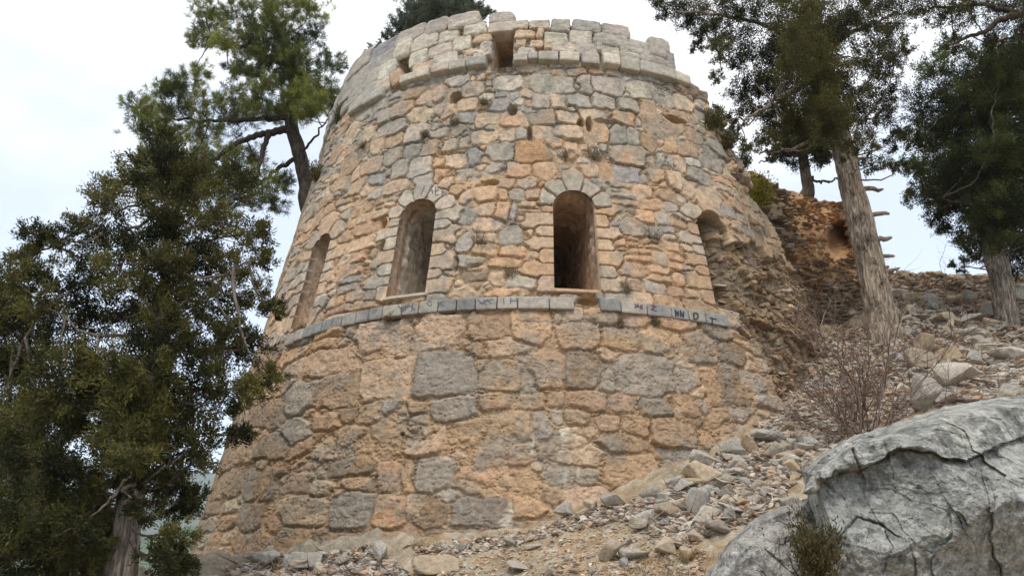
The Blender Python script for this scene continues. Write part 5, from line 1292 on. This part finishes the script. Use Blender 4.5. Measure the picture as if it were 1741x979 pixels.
# bare shrub
def bare(name, label, base_px, Y, tips, cat='shrub', col=(132, 110, 98), seed=5, nlev=3):
    rg = random.Random(seed); b0 = at(base_px[0], base_px[1], Y); root = empty(name, tuple(b0)); tag(root, label, cat); mb = MB(); k = np.linalg.norm(b0) / F
    def grow(p, d, L, r, lev):
        n = 6; pts = [p]
        for i in range(n):
            d = d + np.array([rg.gauss(0, .13), rg.gauss(0, .13), rg.gauss(.02, .1)]); d = d / np.linalg.norm(d); pts.append(pts[-1] + d * L / n)
        cc = srgb(*col) * rg.uniform(.7, 1.35)
        tube(mb, np.array(pts), np.linspace(r, r * .45, n + 1), 4, cc)
        if lev < nlev:
            for i in range(rg.randint(3, 4) + (lev == 0) * 3):
                q = rg.randint(1, n); dd = d + np.array([rg.gauss(0, .55), rg.gauss(0, .5), rg.gauss(.1, .45)]); dd /= np.linalg.norm(dd)
                grow(pts[q], dd, L * rg.uniform(.35, .65), r * .55, lev + 1)
    for (tx, ty, dy, r, bx) in tips:
        t = at(tx, ty, Y + dy); st = b0 + np.array([bx * k, rg.uniform(-.15, .15), 0]); d = t - st; L = np.linalg.norm(d); grow(st, d / L, L, r * 1.25, 0)
    mb.build('twigs', M_bark, root, smooth=True); return root
bare('bare_shrub', 'leafless grey brown shrub between the leaning trunk and the huge boulder', (1465, 745), 11.0,
     [(1452, 545, .1, .016, 0), (1490, 570, .2, .010, 8), (1530, 590, .2, .009, 14), (1400, 590, -.1, .009, -10), (1365, 620, 0, .008, -18), (1420, 560, .3, .009, -6), (1550, 640, 0, .008, 22), (1350, 690, -.1, .007, -26), (1380, 660, .2, .008, -20), (1500, 630, -.2, .009, 12), (1440, 620, .3, .008, -4), (1335, 720, .0, .006, -30), (1560, 600, .3, .007, 24), (1475, 600, -.2, .010, 4), (1510, 545, .3, .007, 12), (1395, 700, -.2, .007, -14), (1340, 640, .2, .008, -16), (1370, 720, -.2, .007, -22), (1545, 570, .2, .008, 18), (1415, 650, .1, .008, -12), (1530, 660, -.1, .008, 20), (1460, 570, .4, .009, 2), (1430, 700, -.3, .007, -8), (1580, 660, .1, .007, 26)])
bare('bare_twig', 'pale thin bare branch lying across the foot of the ruined wall', (1475, 620), 13.2, [(1345, 535, .3, .008, 0), (1352, 575, .2, .006, -10), (1560, 545, .0, .007, 6)], cat='branch', col=(168, 152, 134), seed=9, nlev=2)
# dry grass in the foreground
gl = MB(); n_ = 0
for i in range(26):
    px, py = rand_in([(1040, 965), (1200, 945), (1230, 985), (1020, 990)]) if i % 4 else rand_in([(720, 905), (780, 900), (900, 905), (1000, 900), (700, 960)])
    P = hit_ground(px, py)
    if P is None: continue
    P[2] = float(gz_at(P[0], P[1])[0]); m_ = 26
    leaves(gl, P + RNG.normal(size=(m_, 3)) * np.array([.07, .07, 0]), np.array([0, 0, 1.0]) + RNG.normal(size=(m_, 3)) * .45, RNG.uniform(.04, .13, m_), .0028, srgb(140, 112, 76)[None] * RNG.uniform(.6, 1.3, (m_, 1)))
o = gl.build('grass', M_dry); tag(o, 'dry ochre grass on the soil at the bottom of the slope', None, None, 'stuff')

# ------------------------------------------------------------------ far hills
def hill(Y, crest, label, col, seed):
    """long ridge far away: a real sheet falling towards the viewer and away behind the crest"""
    xs = np.linspace(-1.6 * Y, .4 * Y, 240); rows = []
    cz = crest * Y * (1 + .22 * fbm(P2(xs / (.22 * Y), xs * 0), 4, seed))
    for t in np.linspace(-1, 1, 40):
        z = -60 + (cz + 60) * (1 - abs(t) ** 1.4) + .03 * Y * (1 - abs(t)) * fbm(P2(xs / (.07 * Y), xs * 0 + t * 4), 4, seed + 3)
        rows.append(np.stack([xs, Y + t * .45 * Y + 0 * xs, z], -1))
    V = np.stack(rows, 1); n = fbm(V / (.02 * Y), 4, seed + 5)[..., None]
    o = mesh_np('hills', V.reshape(-1, 3), grid_faces(*V.shape[:2]), M_soil, None, (srgb(*col) * (1 + .4 * n)).reshape(-1, 3), True)
    tag(o, label, None, None, 'structure')
hill(1500, .118, 'far hazy mountain ridge behind the left side of the tower', (70, 78, 62), 211)
hill(600, .055, 'green wooded hillside below the far ridge', (66, 84, 56), 221)

# air: even haze round everything, sky outside it
def haze(dens):
    bm = bmesh.new(); bmesh.ops.create_cube(bm, size=1); me = bpy.data.meshes.new('haze')
    for v in bm.verts: v.co = Vector((v.co.x * 9000, v.co.y * 11000 + 1000, (v.co.z + .5) * 420 - 64))
    bm.to_mesh(me); bm.free(); o = bpy.data.objects.new('haze', me); COL.objects.link(o)
    m = bpy.data.materials.new('haze_air'); m.use_nodes = True; nt = m.node_tree; nt.nodes.clear()
    out = nt.nodes.new('ShaderNodeOutputMaterial'); pv = nt.nodes.new('ShaderNodeVolumePrincipled')
    pv.inputs['Color'].default_value = (.86, .92, 1, 1); pv.inputs['Density'].default_value = dens
    nt.links.new(pv.outputs[0], out.inputs['Volume']); me.materials.append(m); tag(o, 'thin bluish mountain haze', None, None, 'stuff')
HAZE = 0.0003
if HAZE: haze(HAZE)

# ------------------------------------------------------------------ light, sky, camera
SUN_EL, SUN_AZ = math.radians(58), math.radians(-8)     # azimuth measured from behind the camera, negative = from the left
sd = np.array([math.sin(SUN_AZ) * math.cos(SUN_EL), -math.cos(SUN_AZ) * math.cos(SUN_EL), math.sin(SUN_EL)])   # towards the sun
w = bpy.data.worlds.new('World'); S.world = w; w.use_nodes = True; nt = w.node_tree; N = nt.nodes; L = nt.links
bg = N['Background']; bg.inputs['Strength'].default_value = .12
sky = N.new('ShaderNodeTexSky'); sky.sky_type = 'NISHITA'; sky.sun_disc = False; sky.sun_elevation = SUN_EL
sky.sun_rotation = math.atan2(sd[0], sd[1]); sky.altitude = 900
tc = N.new('ShaderNodeTexCoord'); mp = N.new('ShaderNodeMapping'); mp.inputs['Location'].default_value = (1.9, .4, .3); mp.inputs['Scale'].default_value = (1.0, 1.0, 1.6)
L.new(tc.outputs['Generated'], mp.inputs[0])
no = N.new('ShaderNodeTexNoise'); no.inputs['Scale'].default_value = 1.7; no.inputs['Detail'].default_value = 6; no.inputs['Roughness'].default_value = .52
L.new(mp.outputs[0], no.inputs['Vector'])
mr = N.new('ShaderNodeMapRange'); mr.interpolation_type = 'SMOOTHSTEP'; mr.inputs['From Min'].default_value = .30; mr.inputs['From Max'].default_value = .50; mr.inputs['To Min'].default_value = .5
sx = N.new('ShaderNodeSeparateXYZ'); L.new(tc.outputs['Generated'], sx.inputs[0])
hz = N.new('ShaderNodeMapRange'); hz.inputs['From Min'].default_value = .30; hz.inputs['From Max'].default_value = .70; hz.inputs['To Min'].default_value = -.30; hz.inputs['To Max'].default_value = .12
L.new(sx.outputs['Z'], hz.inputs['Value']); sm = N.new('ShaderNodeMath'); sm.operation = 'ADD'; L.new(no.outputs['Fac'], sm.inputs[0]); L.new(hz.outputs[0], sm.inputs[1])
L.new(sm.outputs[0], mr.inputs['Value'])
mx = N.new('ShaderNodeMix'); mx.data_type = 'RGBA'; L.new(mr.outputs[0], mx.inputs['Factor'])
sv = N.new('ShaderNodeVectorMath'); sv.operation = 'SCALE'; sv.inputs['Scale'].default_value = 1.45; L.new(sky.outputs[0], sv.inputs[0]); L.new(sv.outputs[0], mx.inputs['A']); mx.inputs['B'].default_value = (7.2, 7.35, 7.6, 1)
L.new(mx.outputs['Result'], bg.inputs['Color'])
su = bpy.data.lights.new('sun', 'SUN'); su.energy = 1.3; su.angle = math.radians(18); su.color = (1, .95, .88)
so = bpy.data.objects.new('sun', su); COL.objects.link(so); so.rotation_euler = Vector(-sd).to_track_quat('-Z', 'Y').to_euler(); so.location = (0, 0, 40)

cam = bpy.data.cameras.new('camera'); co = bpy.data.objects.new('camera', cam); COL.objects.link(co); S.camera = co
right = np.array([CR, 0, 0]) + SR * np.array([0, -SP, CP]); up = -SR * np.array([1., 0, 0]) + CR * np.array([0, -SP, CP]); fwd = np.array([0, CP, SP])
Mx = Matrix(((right[0], up[0], -fwd[0], 0), (right[1], up[1], -fwd[1], 0), (right[2], up[2], -fwd[2], 0), (0, 0, 0, 1)))
co.matrix_world = Mx
cam.sensor_width = 36; cam.sensor_fit = 'HORIZONTAL'; cam.lens = F / 1741 * 36; cam.clip_start = .05; cam.clip_end = 20000
vs_ = S.view_settings; vs_.view_transform = 'Standard'; vs_.look = 'None'; vs_.exposure = .68; vs_.gamma = 1; vs_.use_curve_mapping = False
S.render.resolution_x = 1024; S.render.resolution_y = 575
S.cycles.max_bounces = 6; S.cycles.diffuse_bounces = 3; S.cycles.transparent_max_bounces = 4; S.cycles.volume_bounces = 1
